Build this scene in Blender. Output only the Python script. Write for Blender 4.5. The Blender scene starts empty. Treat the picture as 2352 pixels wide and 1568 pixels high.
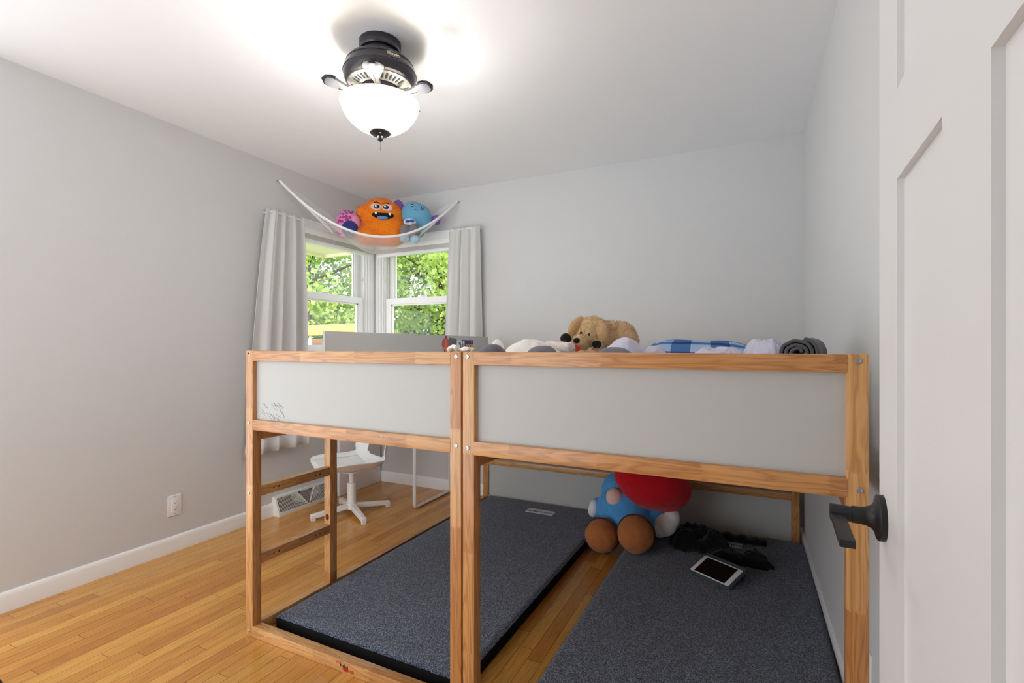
import bpy, bmesh, math, random
from math import pi, sin, cos, radians
from mathutils import Vector, Matrix, Euler, noise

S = bpy.context.scene
C = S.collection

# ------------------------------------------------------------------ camera
YAW, FPX, YH, CAMH = 0.4425235, 1133.7, 795.43, 1.17
XL, YB, XR, YF, ZC = -2.957, 3.407, 0.306, 0.15, 2.439   # room shell
cam_d = bpy.data.cameras.new('camera')
cam = bpy.data.objects.new('camera', cam_d)
C.objects.link(cam)
cam.location = (0, 0, CAMH)
cam.rotation_euler = (pi/2, 0, YAW)
cam_d.sensor_width = 36.0
cam_d.lens = 36.0*FPX/2352.0
cam_d.shift_y = (YH-784.0)/2352.0
cam_d.clip_start = 0.02
S.camera = cam

# ------------------------------------------------------------------ world, sun, lamps, exposure
S.view_settings.view_transform = 'Standard'
S.view_settings.look = 'None'
S.view_settings.gamma = 1.0
S.view_settings.use_curve_mapping = False
S.view_settings.exposure = 0.22
w = bpy.data.worlds.new('sky'); S.world = w
w.use_nodes = True
bgn = w.node_tree.nodes['Background']
bgn.inputs['Color'].default_value = (0.90, 0.95, 1.0, 1)
bgn.inputs['Strength'].default_value = 2.75
S.cycles.max_bounces = 10
S.cycles.diffuse_bounces = 6
S.cycles.transparent_max_bounces = 24
S.cycles.sample_clamp_indirect = 8.0

def lamp(name, kind, loc, energy, color=(1, 1, 1), rot=(0, 0, 0), **kw):
    d = bpy.data.lights.new(name, kind)
    d.energy = energy; d.color = color
    for k, v in kw.items():
        setattr(d, k, v)
    o = bpy.data.objects.new(name, d)
    o.location = loc; o.rotation_euler = rot
    C.objects.link(o)
    return o

sun = lamp('sun', 'SUN', (0, 0, 8), 3.4, (1.0, 0.95, 0.85), angle=radians(1.0))
sun.rotation_euler = Vector((-0.72, -0.01, -0.69)).to_track_quat('-Z', 'Y').to_euler()
# the ceiling fan's two bulbs, inside its glass bowl
FX, FY = -1.385, 1.633
for sx in (-1, 1):
    lamp('fan_bulb_light', 'POINT', (FX+0.07*sx, FY+0.04*sx, 2.115), 15.0, (0.98, 0.98, 1.0), shadow_soft_size=0.085)

# ------------------------------------------------------------------ helpers
def ray(px, py):
    l = (px-1176.0)/FPX; v = (YH-py)/FPX
    return Vector((-sin(YAW)+cos(YAW)*l, cos(YAW)+sin(YAW)*l, v))
def onX(px, py, X):
    r = ray(px, py); t = X/r.x; return Vector((X, r.y*t, CAMH+r.z*t))
def onY(px, py, Y):
    r = ray(px, py); t = Y/r.y; return Vector((r.x*t, Y, CAMH+r.z*t))
def onZ(px, py, Z):
    r = ray(px, py); t = (Z-CAMH)/r.z; return Vector((r.x*t, r.y*t, Z))

class MB:
    def __init__(s):
        s.bm = bmesh.new(); s.mi = 0
    def _mark(s, faces):
        for f in faces: f.material_index = s.mi
    def box(s, x0, y0, z0, x1, y1, z1, bev=0.0, mat=None, seg=2):
        b = bmesh.new()
        bmesh.ops.create_cube(b, size=1.0)
        for v in b.verts:
            v.co = Vector(((x0+x1)/2+v.co.x*(x1-x0), (y0+y1)/2+v.co.y*(y1-y0), (z0+z1)/2+v.co.z*(z1-z0)))
        if bev > 0:
            bmesh.ops.bevel(b, geom=list(b.edges), offset=bev, segments=seg, affect='EDGES', profile=0.6)
        s.merge(b, mat)
        return s
    def merge(s, b, mat=None):
        if mat is not None:
            for v in b.verts: v.co = mat @ v.co
        mp = {}
        for v in b.verts: mp[v] = s.bm.verts.new(v.co)
        for f in b.faces:
            try:
                nf = s.bm.faces.new([mp[v] for v in f.verts]); nf.material_index = s.mi
            except ValueError: pass
        b.free()
    def ring(s, pts):
        return [s.bm.verts.new(p) for p in pts]
    def face(s, vs):
        try:
            f = s.bm.faces.new(vs); f.material_index = s.mi; return f
        except ValueError: return None
    def tube(s, pts, r, seg=10, closed=False, cap=True, flat=None):
        pts = [Vector(p) for p in pts]; n = len(pts)
        rs = r if isinstance(r, list) else [r]*n
        rings = []; prev = None
        for i, p in enumerate(pts):
            if closed: t = pts[(i+1) % n]-pts[i-1]
            else: t = pts[min(i+1, n-1)]-pts[max(i-1, 0)]
            if t.length < 1e-9: t = Vector((0, 0, 1))
            t.normalize()
            if prev is None:
                u = t.orthogonal().normalized()
                if flat is not None:
                    u = Vector(flat); u = (u-t*u.dot(t)).normalized()
            else:
                u = prev-t*prev.dot(t)
                u = u.normalized() if u.length > 1e-6 else t.orthogonal().normalized()
            prev = u; vv = t.cross(u)
            rr = rs[i]; ra, rb = rr if isinstance(rr, tuple) else (rr, rr)
            rings.append(s.ring([p+u*(cos(2*pi*k/seg)*ra)+vv*(sin(2*pi*k/seg)*rb) for k in range(seg)]))
        m = n if closed else n-1
        for i in range(m):
            a, b = rings[i], rings[(i+1) % n]
            for k in range(seg):
                s.face([a[k], a[(k+1) % seg], b[(k+1) % seg], b[k]])
        if cap and not closed:
            s.face(rings[0][::-1]); s.face(rings[-1])
        return s
    def lathe(s, prof, c=(0, 0, 0), seg=40, mat=None):
        rings = []
        for r, z in prof:
            if r < 1e-6: rings.append([s.bm.verts.new((0, 0, z))])
            else: rings.append([s.bm.verts.new((r*cos(2*pi*k/seg), r*sin(2*pi*k/seg), z)) for k in range(seg)])
        for i in range(len(rings)-1):
            a, b = rings[i], rings[i+1]
            for k in range(seg):
                k2 = (k+1) % seg
                if len(a) == 1 and len(b) == 1: continue
                if len(a) == 1: s.face([a[0], b[k2], b[k]])
                elif len(b) == 1: s.face([a[k], a[k2], b[0]])
                else: s.face([a[k], a[k2], b[k2], b[k]])
        M = Matrix.Translation(Vector(c)) @ (mat if mat is not None else Matrix())
        for rg in rings:
            for v in rg: v.co = M @ v.co
        return s
    def ball(s, c, r, rot=None, seg=20, fn=None):
        b = bmesh.new()
        bmesh.ops.create_uvsphere(b, u_segments=seg, v_segments=max(8, seg*2//3), radius=1.0)
        rr = Vector(r) if isinstance(r, (tuple, list, Vector)) else Vector((r, r, r))
        M = Matrix.Translation(Vector(c)) @ (Euler(rot).to_matrix().to_4x4() if rot else Matrix()) @ Matrix.Diagonal((rr.x, rr.y, rr.z, 1))
        if fn:
            for v in b.verts: v.co = fn(v.co)
        s.merge(b, M)
        return s
    def prism(s, poly, z0, z1, mat=None):
        b = bmesh.new()
        lo = [b.verts.new((x, y, z0)) for x, y in poly]; hi = [b.verts.new((x, y, z1)) for x, y in poly]
        n = len(poly)
        b.faces.new(lo[::-1]); b.faces.new(hi)
        for i in range(n): b.faces.new([lo[i], lo[(i+1) % n], hi[(i+1) % n], hi[i]])
        s.merge(b, mat)
        return s
    def grid(s, fn, nu, nv, wrap=False):
        g = [[s.bm.verts.new(fn(i/nu, j/nv)) for j in range(nv+1)] for i in range(nu+1)]
        for i in range(nu):
            for j in range(nv):
                s.face([g[i][j], g[i+1][j], g[i+1][j+1], g[i][j+1]])
        return g
    def build(s, name, mats, parent=None, smooth=None, loc=None, rot=None, recalc=True):
        if recalc: bmesh.ops.recalc_face_normals(s.bm, faces=list(s.bm.faces))
        me = bpy.data.meshes.new(name)
        s.bm.to_mesh(me); s.bm.free()
        for m in (mats if isinstance(mats, (list, tuple)) else [mats]): me.materials.append(m)
        if smooth is not None:
            me.polygons.foreach_set('use_smooth', [True]*len(me.polygons))
            if smooth < 179: me.set_sharp_from_angle(angle=radians(smooth))
        o = bpy.data.objects.new(name, me)
        C.objects.link(o)
        if parent is not None: o.parent = parent
        if loc is not None: o.location = loc
        if rot is not None: o.rotation_euler = rot
        return o

def tag(o, label=None, cat=None, group=None, kind=None):
    if label: o['label'] = label
    if cat: o['category'] = cat
    if group: o['group'] = group
    if kind: o['kind'] = kind
    return o
def empty(name, loc, rz=0.0, label=None, cat=None, group=None):
    o = bpy.data.objects.new(name, None); C.objects.link(o)
    o.empty_display_size = 0.1
    o.location = loc; o.rotation_euler = (0, 0, rz)
    return tag(o, label, cat, group)
def struct(mb, name, m, parent=None, smooth=None):
    o = mb.build(name, m, parent, smooth)
    if parent is None: o['kind'] = 'structure'
    return o
def solidify(o, t, off=-1.0):
    m = o.modifiers.new('thick', 'SOLIDIFY'); m.thickness = t; m.offset = off
    return o
def bake(o):
    bpy.context.view_layer.update()
    dg = bpy.context.evaluated_depsgraph_get()
    me = bpy.data.meshes.new_from_object(o.evaluated_get(dg))
    old = o.data; nm = old.name
    o.modifiers.clear(); o.data = me; bpy.data.meshes.remove(old); me.name = nm
    return o
def text_part(name, body, size, m, parent, mat, depth=0.0004, bold=0.0, extra=1.0):
    cu = bpy.data.curves.new(name, 'FONT')
    cu.body = body; cu.size = size; cu.align_x = 'CENTER'; cu.align_y = 'CENTER'
    cu.extrude = depth; cu.offset = bold; cu.space_character = extra
    t = bpy.data.objects.new(name+'_curve', cu); C.objects.link(t)
    bpy.context.view_layer.update()
    me = bpy.data.meshes.new_from_object(t.evaluated_get(bpy.context.evaluated_depsgraph_get()))
    bpy.data.objects.remove(t); bpy.data.curves.remove(cu)
    me.materials.clear(); me.materials.append(m)
    o = bpy.data.objects.new(name, me); C.objects.link(o)
    o.parent = parent; o.matrix_local = mat
    return o

# ------------------------------------------------------------------ materials
def mat_new(name):
    m = bpy.data.materials.new(name); m.use_nodes = True
    nt = m.node_tree
    return m, nt, nt.nodes['Principled BSDF'], nt.nodes, nt.links
def srgb(r, g, b):
    f = lambda c: (c/255/12.92) if c/255 <= 0.04045 else ((c/255+0.055)/1.055)**2.4
    return (f(r), f(g), f(b), 1)
def plain(name, col, rough=0.5, metal=0.0, bump=0.0, bscale=200, var=0.0, vscale=8, spec=0.5, coat=0.0, sheen=0.0):
    m, nt, p, N, L = mat_new(name)
    p.inputs['Base Color'].default_value = col
    p.inputs['Roughness'].default_value = rough
    p.inputs['Metallic'].default_value = metal
    p.inputs['Specular IOR Level'].default_value = spec
    p.inputs['Coat Weight'].default_value = coat
    p.inputs['Sheen Weight'].default_value = sheen
    tc = N.new('ShaderNodeTexCoord')
    if bump > 0:
        nz = N.new('ShaderNodeTexNoise'); nz.inputs['Scale'].default_value = bscale; nz.inputs['Detail'].default_value = 3
        L.new(tc.outputs['Object'], nz.inputs['Vector'])
        b = N.new('ShaderNodeBump'); b.inputs['Strength'].default_value = bump; b.inputs['Distance'].default_value = 0.004
        L.new(nz.outputs['Fac'], b.inputs['Height']); L.new(b.outputs['Normal'], p.inputs['Normal'])
    if var > 0:
        n2 = N.new('ShaderNodeTexNoise'); n2.inputs['Scale'].default_value = vscale; n2.inputs['Detail'].default_value = 4
        L.new(tc.outputs['Object'], n2.inputs['Vector'])
        mr = N.new('ShaderNodeMapRange'); mr.inputs[1].default_value = 0.3; mr.inputs[2].default_value = 0.7
        mr.inputs[3].default_value = 1-var; mr.inputs[4].default_value = 1+var
        L.new(n2.outputs['Fac'], mr.inputs[0])
        hv = N.new('ShaderNodeHueSaturation'); hv.inputs['Color'].default_value = col
        L.new(mr.outputs[0], hv.inputs['Value']); L.new(hv.outputs['Color'], p.inputs['Base Color'])
    return m
def math_node(N, L, op, a, b=None, c=None):
    n = N.new('ShaderNodeMath'); n.operation = op
    for i, v in enumerate((a, b, c)):
        if v is None: continue
        if isinstance(v, (int, float)): n.inputs[i].default_value = v
        else: L.new(v, n.inputs[i])
    return n.outputs[0]
def ramp(N, L, fac, stops):
    r = N.new('ShaderNodeValToRGB')
    el = r.color_ramp.elements
    while len(el) < len(stops): el.new(0.5)
    for e, (p, c) in zip(el, stops): e.position = p; e.color = c
    L.new(fac, r.inputs['Fac'])
    return r.outputs['Color']
def mix(N, L, kind, fac, a, b):
    n = N.new('ShaderNodeMix'); n.data_type = 'RGBA'; n.blend_type = kind
    for i, v in ((0, fac), (6, a), (7, b)):
        if isinstance(v, (int, float)): n.inputs[i].default_value = v
        elif isinstance(v, tuple): n.inputs[i].default_value = v
        else: L.new(v, n.inputs[i])
    return n.outputs[2]

def pine(name, axis, seglen=0.27):
    m, nt, p, N, L = mat_new(name)
    tc = N.new('ShaderNodeTexCoord'); sp = N.new('ShaderNodeSeparateXYZ'); L.new(tc.outputs['Object'], sp.inputs[0])
    oi = N.new('ShaderNodeObjectInfo'); rnd = oi.outputs['Random']
    ax = [sp.outputs[i] for i in range(3)]
    a = ax[axis]; b = ax[(axis+1) % 3]; c = ax[(axis+2) % 3]
    bc = math_node(N, L, 'ADD', b, c)
    zig = math_node(N, L, 'PINGPONG', bc, 0.0035)
    t = math_node(N, L, 'MULTIPLY_ADD', zig, 9.0, math_node(N, L, 'DIVIDE', a, seglen))
    t = math_node(N, L, 'MULTIPLY_ADD', rnd, 7.3, t)
    seg = math_node(N, L, 'FLOOR', t)
    wn = N.new('ShaderNodeTexWhiteNoise'); wn.noise_dimensions = '1D'
    L.new(math_node(N, L, 'MULTIPLY_ADD', rnd, 31.7, seg), wn.inputs['W'])
    wv = wn.outputs['Value']
    base = ramp(N, L, wv, [(0.0, srgb(186, 128, 72)), (0.3, srgb(208, 152, 92)), (0.55, srgb(218, 170, 110)),
                           (0.78, srgb(198, 138, 80)), (1.0, srgb(178, 114, 62))])
    base = mix(N, L, 'MIX', 0.35 if axis == 2 else 0.1, base, srgb(208, 152, 94))
    cb = N.new('ShaderNodeCombineXYZ')
    L.new(math_node(N, L, 'MULTIPLY_ADD', wv, 9.0, math_node(N, L, 'MULTIPLY', a, 2.6)), cb.inputs[0])
    L.new(math_node(N, L, 'MULTIPLY_ADD', wv, 5.0, math_node(N, L, 'MULTIPLY', b, 34.0)), cb.inputs[1])
    L.new(math_node(N, L, 'MULTIPLY', c, 34.0), cb.inputs[2])
    nz = N.new('ShaderNodeTexNoise'); nz.inputs['Scale'].default_value = 1.0; nz.inputs['Detail'].default_value = 2.0
    nz.inputs['Distortion'].default_value = 0.5
    L.new(cb.outputs[0], nz.inputs['Vector'])
    rings = math_node(N, L, 'PINGPONG', math_node(N, L, 'MULTIPLY', nz.outputs['Fac'], 7.0), 0.5)
    lines = ramp(N, L, rings, [(0.0, (0.62, 0.50, 0.40, 1)), (0.28, (0.93, 0.90, 0.87, 1)), (0.5, (1.05, 1.05, 1.05, 1))])
    col = mix(N, L, 'MULTIPLY', 0.75, base, lines)
    cb2 = N.new('ShaderNodeCombineXYZ')
    L.new(math_node(N, L, 'MULTIPLY', a, 12.0), cb2.inputs[0]); L.new(math_node(N, L, 'MULTIPLY', b, 420.0), cb2.inputs[1]); L.new(math_node(N, L, 'MULTIPLY', c, 420.0), cb2.inputs[2])
    nf = N.new('ShaderNodeTexNoise'); nf.inputs['Scale'].default_value = 1.0; nf.inputs['Detail'].default_value = 2
    L.new(cb2.outputs[0], nf.inputs['Vector'])
    fine = ramp(N, L, nf.outputs['Fac'], [(0.3, (0.86, 0.83, 0.80, 1)), (0.6, (1, 1, 1, 1))])
    col = mix(N, L, 'MULTIPLY', 0.6, col, fine)
    L.new(col, p.inputs['Base Color'])
    p.inputs['Roughness'].default_value = 0.42
    p.inputs['Coat Weight'].default_value = 0.5; p.inputs['Coat Roughness'].default_value = 0.22
    return m

def oak_floor():
    m, nt, p, N, L = mat_new('oak_strip_floor')
    tc = N.new('ShaderNodeTexCoord'); sp = N.new('ShaderNodeSeparateXYZ'); L.new(tc.outputs['Object'], sp.inputs[0])
    x, y = sp.outputs[0], sp.outputs[1]
    W = 0.057
    u = math_node(N, L, 'DIVIDE', x, W); ix = math_node(N, L, 'FLOOR', u); fx = math_node(N, L, 'FRACT', u)
    w1 = N.new('ShaderNodeTexWhiteNoise'); w1.noise_dimensions = '1D'; L.new(ix, w1.inputs['W'])
    v = math_node(N, L, 'MULTIPLY_ADD', w1.outputs['Value'], 17.0, math_node(N, L, 'DIVIDE', y, 0.85))
    iy = math_node(N, L, 'FLOOR', v); fy = math_node(N, L, 'FRACT', v)
    cmb = N.new('ShaderNodeCombineXYZ'); L.new(ix, cmb.inputs[0]); L.new(iy, cmb.inputs[1])
    w2 = N.new('ShaderNodeTexWhiteNoise'); w2.noise_dimensions = '2D'; L.new(cmb.outputs[0], w2.inputs['Vector'])
    wv = w2.outputs['Value']
    base = ramp(N, L, wv, [(0.0, srgb(194, 130, 60)), (0.3, srgb(212, 152, 74)), (0.6, srgb(222, 168, 86)),
                           (0.85, srgb(204, 144, 68)), (1.0, srgb(184, 118, 52))])
    cb = N.new('ShaderNodeCombineXYZ')
    L.new(math_node(N, L, 'MULTIPLY_ADD', wv, 13.0, math_node(N, L, 'MULTIPLY', x, 42.0)), cb.inputs[0])
    L.new(math_node(N, L, 'MULTIPLY_ADD', wv, 7.0, math_node(N, L, 'MULTIPLY', y, 2.4)), cb.inputs[1])
    nz = N.new('ShaderNodeTexNoise'); nz.inputs['Scale'].default_value = 1.0; nz.inputs['Detail'].default_value = 3; nz.inputs['Distortion'].default_value = 0.8
    L.new(cb.outputs[0], nz.inputs['Vector'])
    rg = math_node(N, L, 'PINGPONG', math_node(N, L, 'MULTIPLY', nz.outputs['Fac'], 6.0), 0.5)
    grain = ramp(N, L, rg, [(0.0, (0.74, 0.64, 0.52, 1)), (0.3, (0.95, 0.93, 0.9, 1)), (0.5, (1.03, 1.03, 1.03, 1))])
    col = mix(N, L, 'MULTIPLY', 0.65, base, grain)
    cb2 = N.new('ShaderNodeCombineXYZ')
    L.new(math_node(N, L, 'MULTIPLY', x, 500.0), cb2.inputs[0]); L.new(math_node(N, L, 'MULTIPLY', y, 14.0), cb2.inputs[1])
    nf = N.new('ShaderNodeTexNoise'); nf.inputs['Scale'].default_value = 1.0; L.new(cb2.outputs[0], nf.inputs['Vector'])
    fine = ramp(N, L, nf.outputs['Fac'], [(0.32, (0.8, 0.74, 0.66, 1)), (0.55, (1, 1, 1, 1))])
    col = mix(N, L, 'MULTIPLY', 0.55, col, fine)
    gx = math_node(N, L, 'MINIMUM', fx, math_node(N, L, 'SUBTRACT', 1.0, fx))
    gy = math_node(N, L, 'MULTIPLY', math_node(N, L, 'MINIMUM', fy, math_node(N, L, 'SUBTRACT', 1.0, fy)), 0.85/W)
    g = math_node(N, L, 'MINIMUM', gx, gy)
    gap = ramp(N, L, g, [(0.0, (0.45, 0.36, 0.27, 1)), (0.018, (0.55, 0.45, 0.35, 1)), (0.03, (1, 1, 1, 1))])
    col = mix(N, L, 'MULTIPLY', 1.0, col, gap)
    L.new(col, p.inputs['Base Color'])
    big = N.new('ShaderNodeTexNoise'); big.inputs['Scale'].default_value = 9.0; big.inputs['Detail'].default_value = 4
    L.new(tc.outputs['Object'], big.inputs['Vector'])
    mr = N.new('ShaderNodeMapRange'); mr.inputs[1].default_value = 0.35; mr.inputs[2].default_value = 0.7; mr.inputs[3].default_value = 0.19; mr.inputs[4].default_value = 0.25
    L.new(big.outputs['Fac'], mr.inputs[0]); L.new(mr.outputs[0], p.inputs['Roughness'])
    bp = N.new('ShaderNodeBump'); bp.inputs['Strength'].default_value = 0.25; bp.inputs['Distance'].default_value = 0.001
    L.new(gap, bp.inputs['Height']); L.new(bp.outputs['Normal'], p.inputs['Normal'])
    return m

def carpet(name):
    m, nt, p, N, L = mat_new(name)
    tc = N.new('ShaderNodeTexCoord')
    nz = N.new('ShaderNodeTexNoise'); nz.inputs['Scale'].default_value = 250.0; nz.inputs['Detail'].default_value = 2; nz.inputs['Roughness'].default_value = 0.6
    L.new(tc.outputs['Object'], nz.inputs['Vector'])
    col = ramp(N, L, nz.outputs['Fac'], [(0.36, srgb(27, 33, 44)), (0.5, srgb(78, 87, 107)), (0.64, srgb(148, 160, 186))])
    lg = N.new('ShaderNodeTexNoise'); lg.inputs['Scale'].default_value = 5.0; L.new(tc.outputs['Object'], lg.inputs['Vector'])
    col = mix(N, L, 'MULTIPLY', 0.5, col, ramp(N, L, lg.outputs['Fac'], [(0.3, (0.85, 0.85, 0.85, 1)), (0.7, (1.1, 1.1, 1.1, 1))]))
    L.new(col, p.inputs['Base Color'])
    p.inputs['Roughness'].default_value = 0.95; p.inputs['Specular IOR Level'].default_value = 0.1
    p.inputs['Sheen Weight'].default_value = 0.3
    b = N.new('ShaderNodeBump'); b.inputs['Strength'].default_value = 0.9; b.inputs['Distance'].default_value = 0.006
    L.new(nz.outputs['Fac'], b.inputs['Height']); L.new(b.outputs['Normal'], p.inputs['Normal'])
    return m

def fabric(name, col, weave=700, bump=0.25, var=0.05, sheen=0.2, trans=0.0):
    m, nt, p, N, L = mat_new(name)
    tc = N.new('ShaderNodeTexCoord')
    nz = N.new('ShaderNodeTexNoise'); nz.inputs['Scale'].default_value = weave; nz.inputs['Detail'].default_value = 2
    L.new(tc.outputs['Object'], nz.inputs['Vector'])
    b = N.new('ShaderNodeBump'); b.inputs['Strength'].default_value = bump; b.inputs['Distance'].default_value = 0.002
    L.new(nz.outputs['Fac'], b.inputs['Height']); L.new(b.outputs['Normal'], p.inputs['Normal'])
    hv = N.new('ShaderNodeHueSaturation'); hv.inputs['Color'].default_value = col
    mr = N.new('ShaderNodeMapRange'); mr.inputs[1].default_value = 0.3; mr.inputs[2].default_value = 0.7; mr.inputs[3].default_value = 1-var; mr.inputs[4].default_value = 1+var
    L.new(nz.outputs['Fac'], mr.inputs[0]); L.new(mr.outputs[0], hv.inputs['Value']); L.new(hv.outputs['Color'], p.inputs['Base Color'])
    p.inputs['Roughness'].default_value = 0.9; p.inputs['Specular IOR Level'].default_value = 0.15
    p.inputs['Sheen Weight'].default_value = sheen
    if trans > 0:
        tr = N.new('ShaderNodeBsdfTranslucent'); tr.inputs['Color'].default_value = col
        mx = N.new('ShaderNodeMixShader'); mx.inputs[0].default_value = trans
        out = N['Material Output']
        L.new(p.outputs[0], mx.inputs[1]); L.new(tr.outputs[0], mx.inputs[2]); L.new(mx.outputs[0], out.inputs['Surface'])
    return m

def checker_fabric():
    m, nt, p, N, L = mat_new('buffalo_check_cotton')
    tc = N.new('ShaderNodeTexCoord'); sp = N.new('ShaderNodeSeparateXYZ'); L.new(tc.outputs['Object'], sp.inputs[0])
    q = 0.082
    def stripe(o, off):
        f = math_node(N, L, 'FRACT', math_node(N, L, 'ADD', math_node(N, L, 'DIVIDE', o, 2*q), off))
        return math_node(N, L, 'GREATER_THAN', f, 0.5)
    s = math_node(N, L, 'MULTIPLY', math_node(N, L, 'ADD', stripe(sp.outputs[0], 0.2), stripe(sp.outputs[1], 0.0)), 0.5)
    r = N.new('ShaderNodeValToRGB'); r.color_ramp.interpolation = 'CONSTANT'
    el = r.color_ramp.elements; el.new(0.5)
    for e, (ps, c) in zip(el, [(0.0, srgb(168, 190, 222)), (0.3, srgb(76, 118, 176)), (0.75, srgb(44, 70, 128))]): e.position = ps; e.color = c
    L.new(s, r.inputs['Fac']); L.new(r.outputs['Color'], p.inputs['Base Color'])
    p.inputs['Roughness'].default_value = 0.9; p.inputs['Specular IOR Level'].default_value = 0.1
    return m

def leopard():
    m, nt, p, N, L = mat_new('pink_spotted_plush')
    tc = N.new('ShaderNodeTexCoord')
    v = N.new('ShaderNodeTexVoronoi'); v.inputs['Scale'].default_value = 38.0; v.inputs['Randomness'].default_value = 0.8
    L.new(tc.outputs['Object'], v.inputs['Vector'])
    col = ramp(N, L, v.outputs['Distance'], [(0.0, srgb(226, 40, 132)), (0.30, srgb(226, 40, 132)), (0.34, srgb(126, 62, 140)), (0.44, srgb(126, 62, 140)), (0.50, srgb(232, 150, 200)), (1.0, srgb(232, 150, 200))])
    L.new(col, p.inputs['Base Color'])
    p.inputs['Roughness'].default_value = 0.9; p.inputs['Sheen Weight'].default_value = 0.3
    return m

def glass_mat():
    m, nt, p, N, L = mat_new('window_glass')
    t = N.new('ShaderNodeBsdfTransparent'); g = N.new('ShaderNodeBsdfGlossy'); g.inputs['Roughness'].default_value = 0.02
    f = N.new('ShaderNodeLayerWeight'); f.inputs['Blend'].default_value = 0.5
    fr = math_node(N, L, 'MULTIPLY_ADD', math_node(N, L, 'POWER', f.outputs['Facing'], 5.0), 0.6, 0.025)
    mx = N.new('ShaderNodeMixShader'); L.new(fr, mx.inputs[0]); L.new(t.outputs[0], mx.inputs[1]); L.new(g.outputs[0], mx.inputs[2])
    L.new(mx.outputs[0], N['Material Output'].inputs['Surface'])
    return m
def sheer(name, col, opacity):
    m, nt, p, N, L = mat_new(name)
    t = N.new('ShaderNodeBsdfTransparent'); mx = N.new('ShaderNodeMixShader'); mx.inputs[0].default_value = opacity
    p.inputs['Base Color'].default_value = col; p.inputs['Roughness'].default_value = 0.7
    L.new(t.outputs[0], mx.inputs[1]); L.new(p.outputs[0], mx.inputs[2]); L.new(mx.outputs[0], N['Material Output'].inputs['Surface'])
    return m
def bowl_glass():
    m, nt, p, N, L = mat_new('frosted_lit_bowl_glass')
    p.inputs['Base Color'].default_value = srgb(246, 238, 214); p.inputs['Roughness'].default_value = 0.35
    p.inputs['Emission Color'].default_value = (1.0, 0.93, 0.78, 1); p.inputs['Emission Strength'].default_value = 0.45
    tr = N.new('ShaderNodeBsdfTranslucent'); tr.inputs['Color'].default_value = srgb(250, 244, 226)
    mx = N.new('ShaderNodeMixShader'); mx.inputs[0].default_value = 0.42
    L.new(p.outputs[0], mx.inputs[1]); L.new(tr.outputs[0], mx.inputs[2]); L.new(mx.outputs[0], N['Material Output'].inputs['Surface'])
    return m
def leaf_mat(name, c1, c2, c3):
    m, nt, p, N, L = mat_new(name)
    tc = N.new('ShaderNodeTexCoord'); nz = N.new('ShaderNodeTexNoise'); nz.inputs['Scale'].default_value = 2.2; nz.inputs['Detail'].default_value = 6; nz.inputs['Roughness'].default_value = 0.8
    L.new(tc.outputs['Object'], nz.inputs['Vector'])
    col = ramp(N, L, nz.outputs['Fac'], [(0.32, c1), (0.5, c2), (0.68, c3)])
    L.new(col, p.inputs['Base Color']); p.inputs['Roughness'].default_value = 0.5
    tr = N.new('ShaderNodeBsdfTranslucent'); L.new(col, tr.inputs['Color'])
    mx = N.new('ShaderNodeMixShader'); mx.inputs[0].default_value = 0.4
    L.new(p.outputs[0], mx.inputs[1]); L.new(tr.outputs[0], mx.inputs[2]); L.new(mx.outputs[0], N['Material Output'].inputs['Surface'])
    return m

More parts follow.
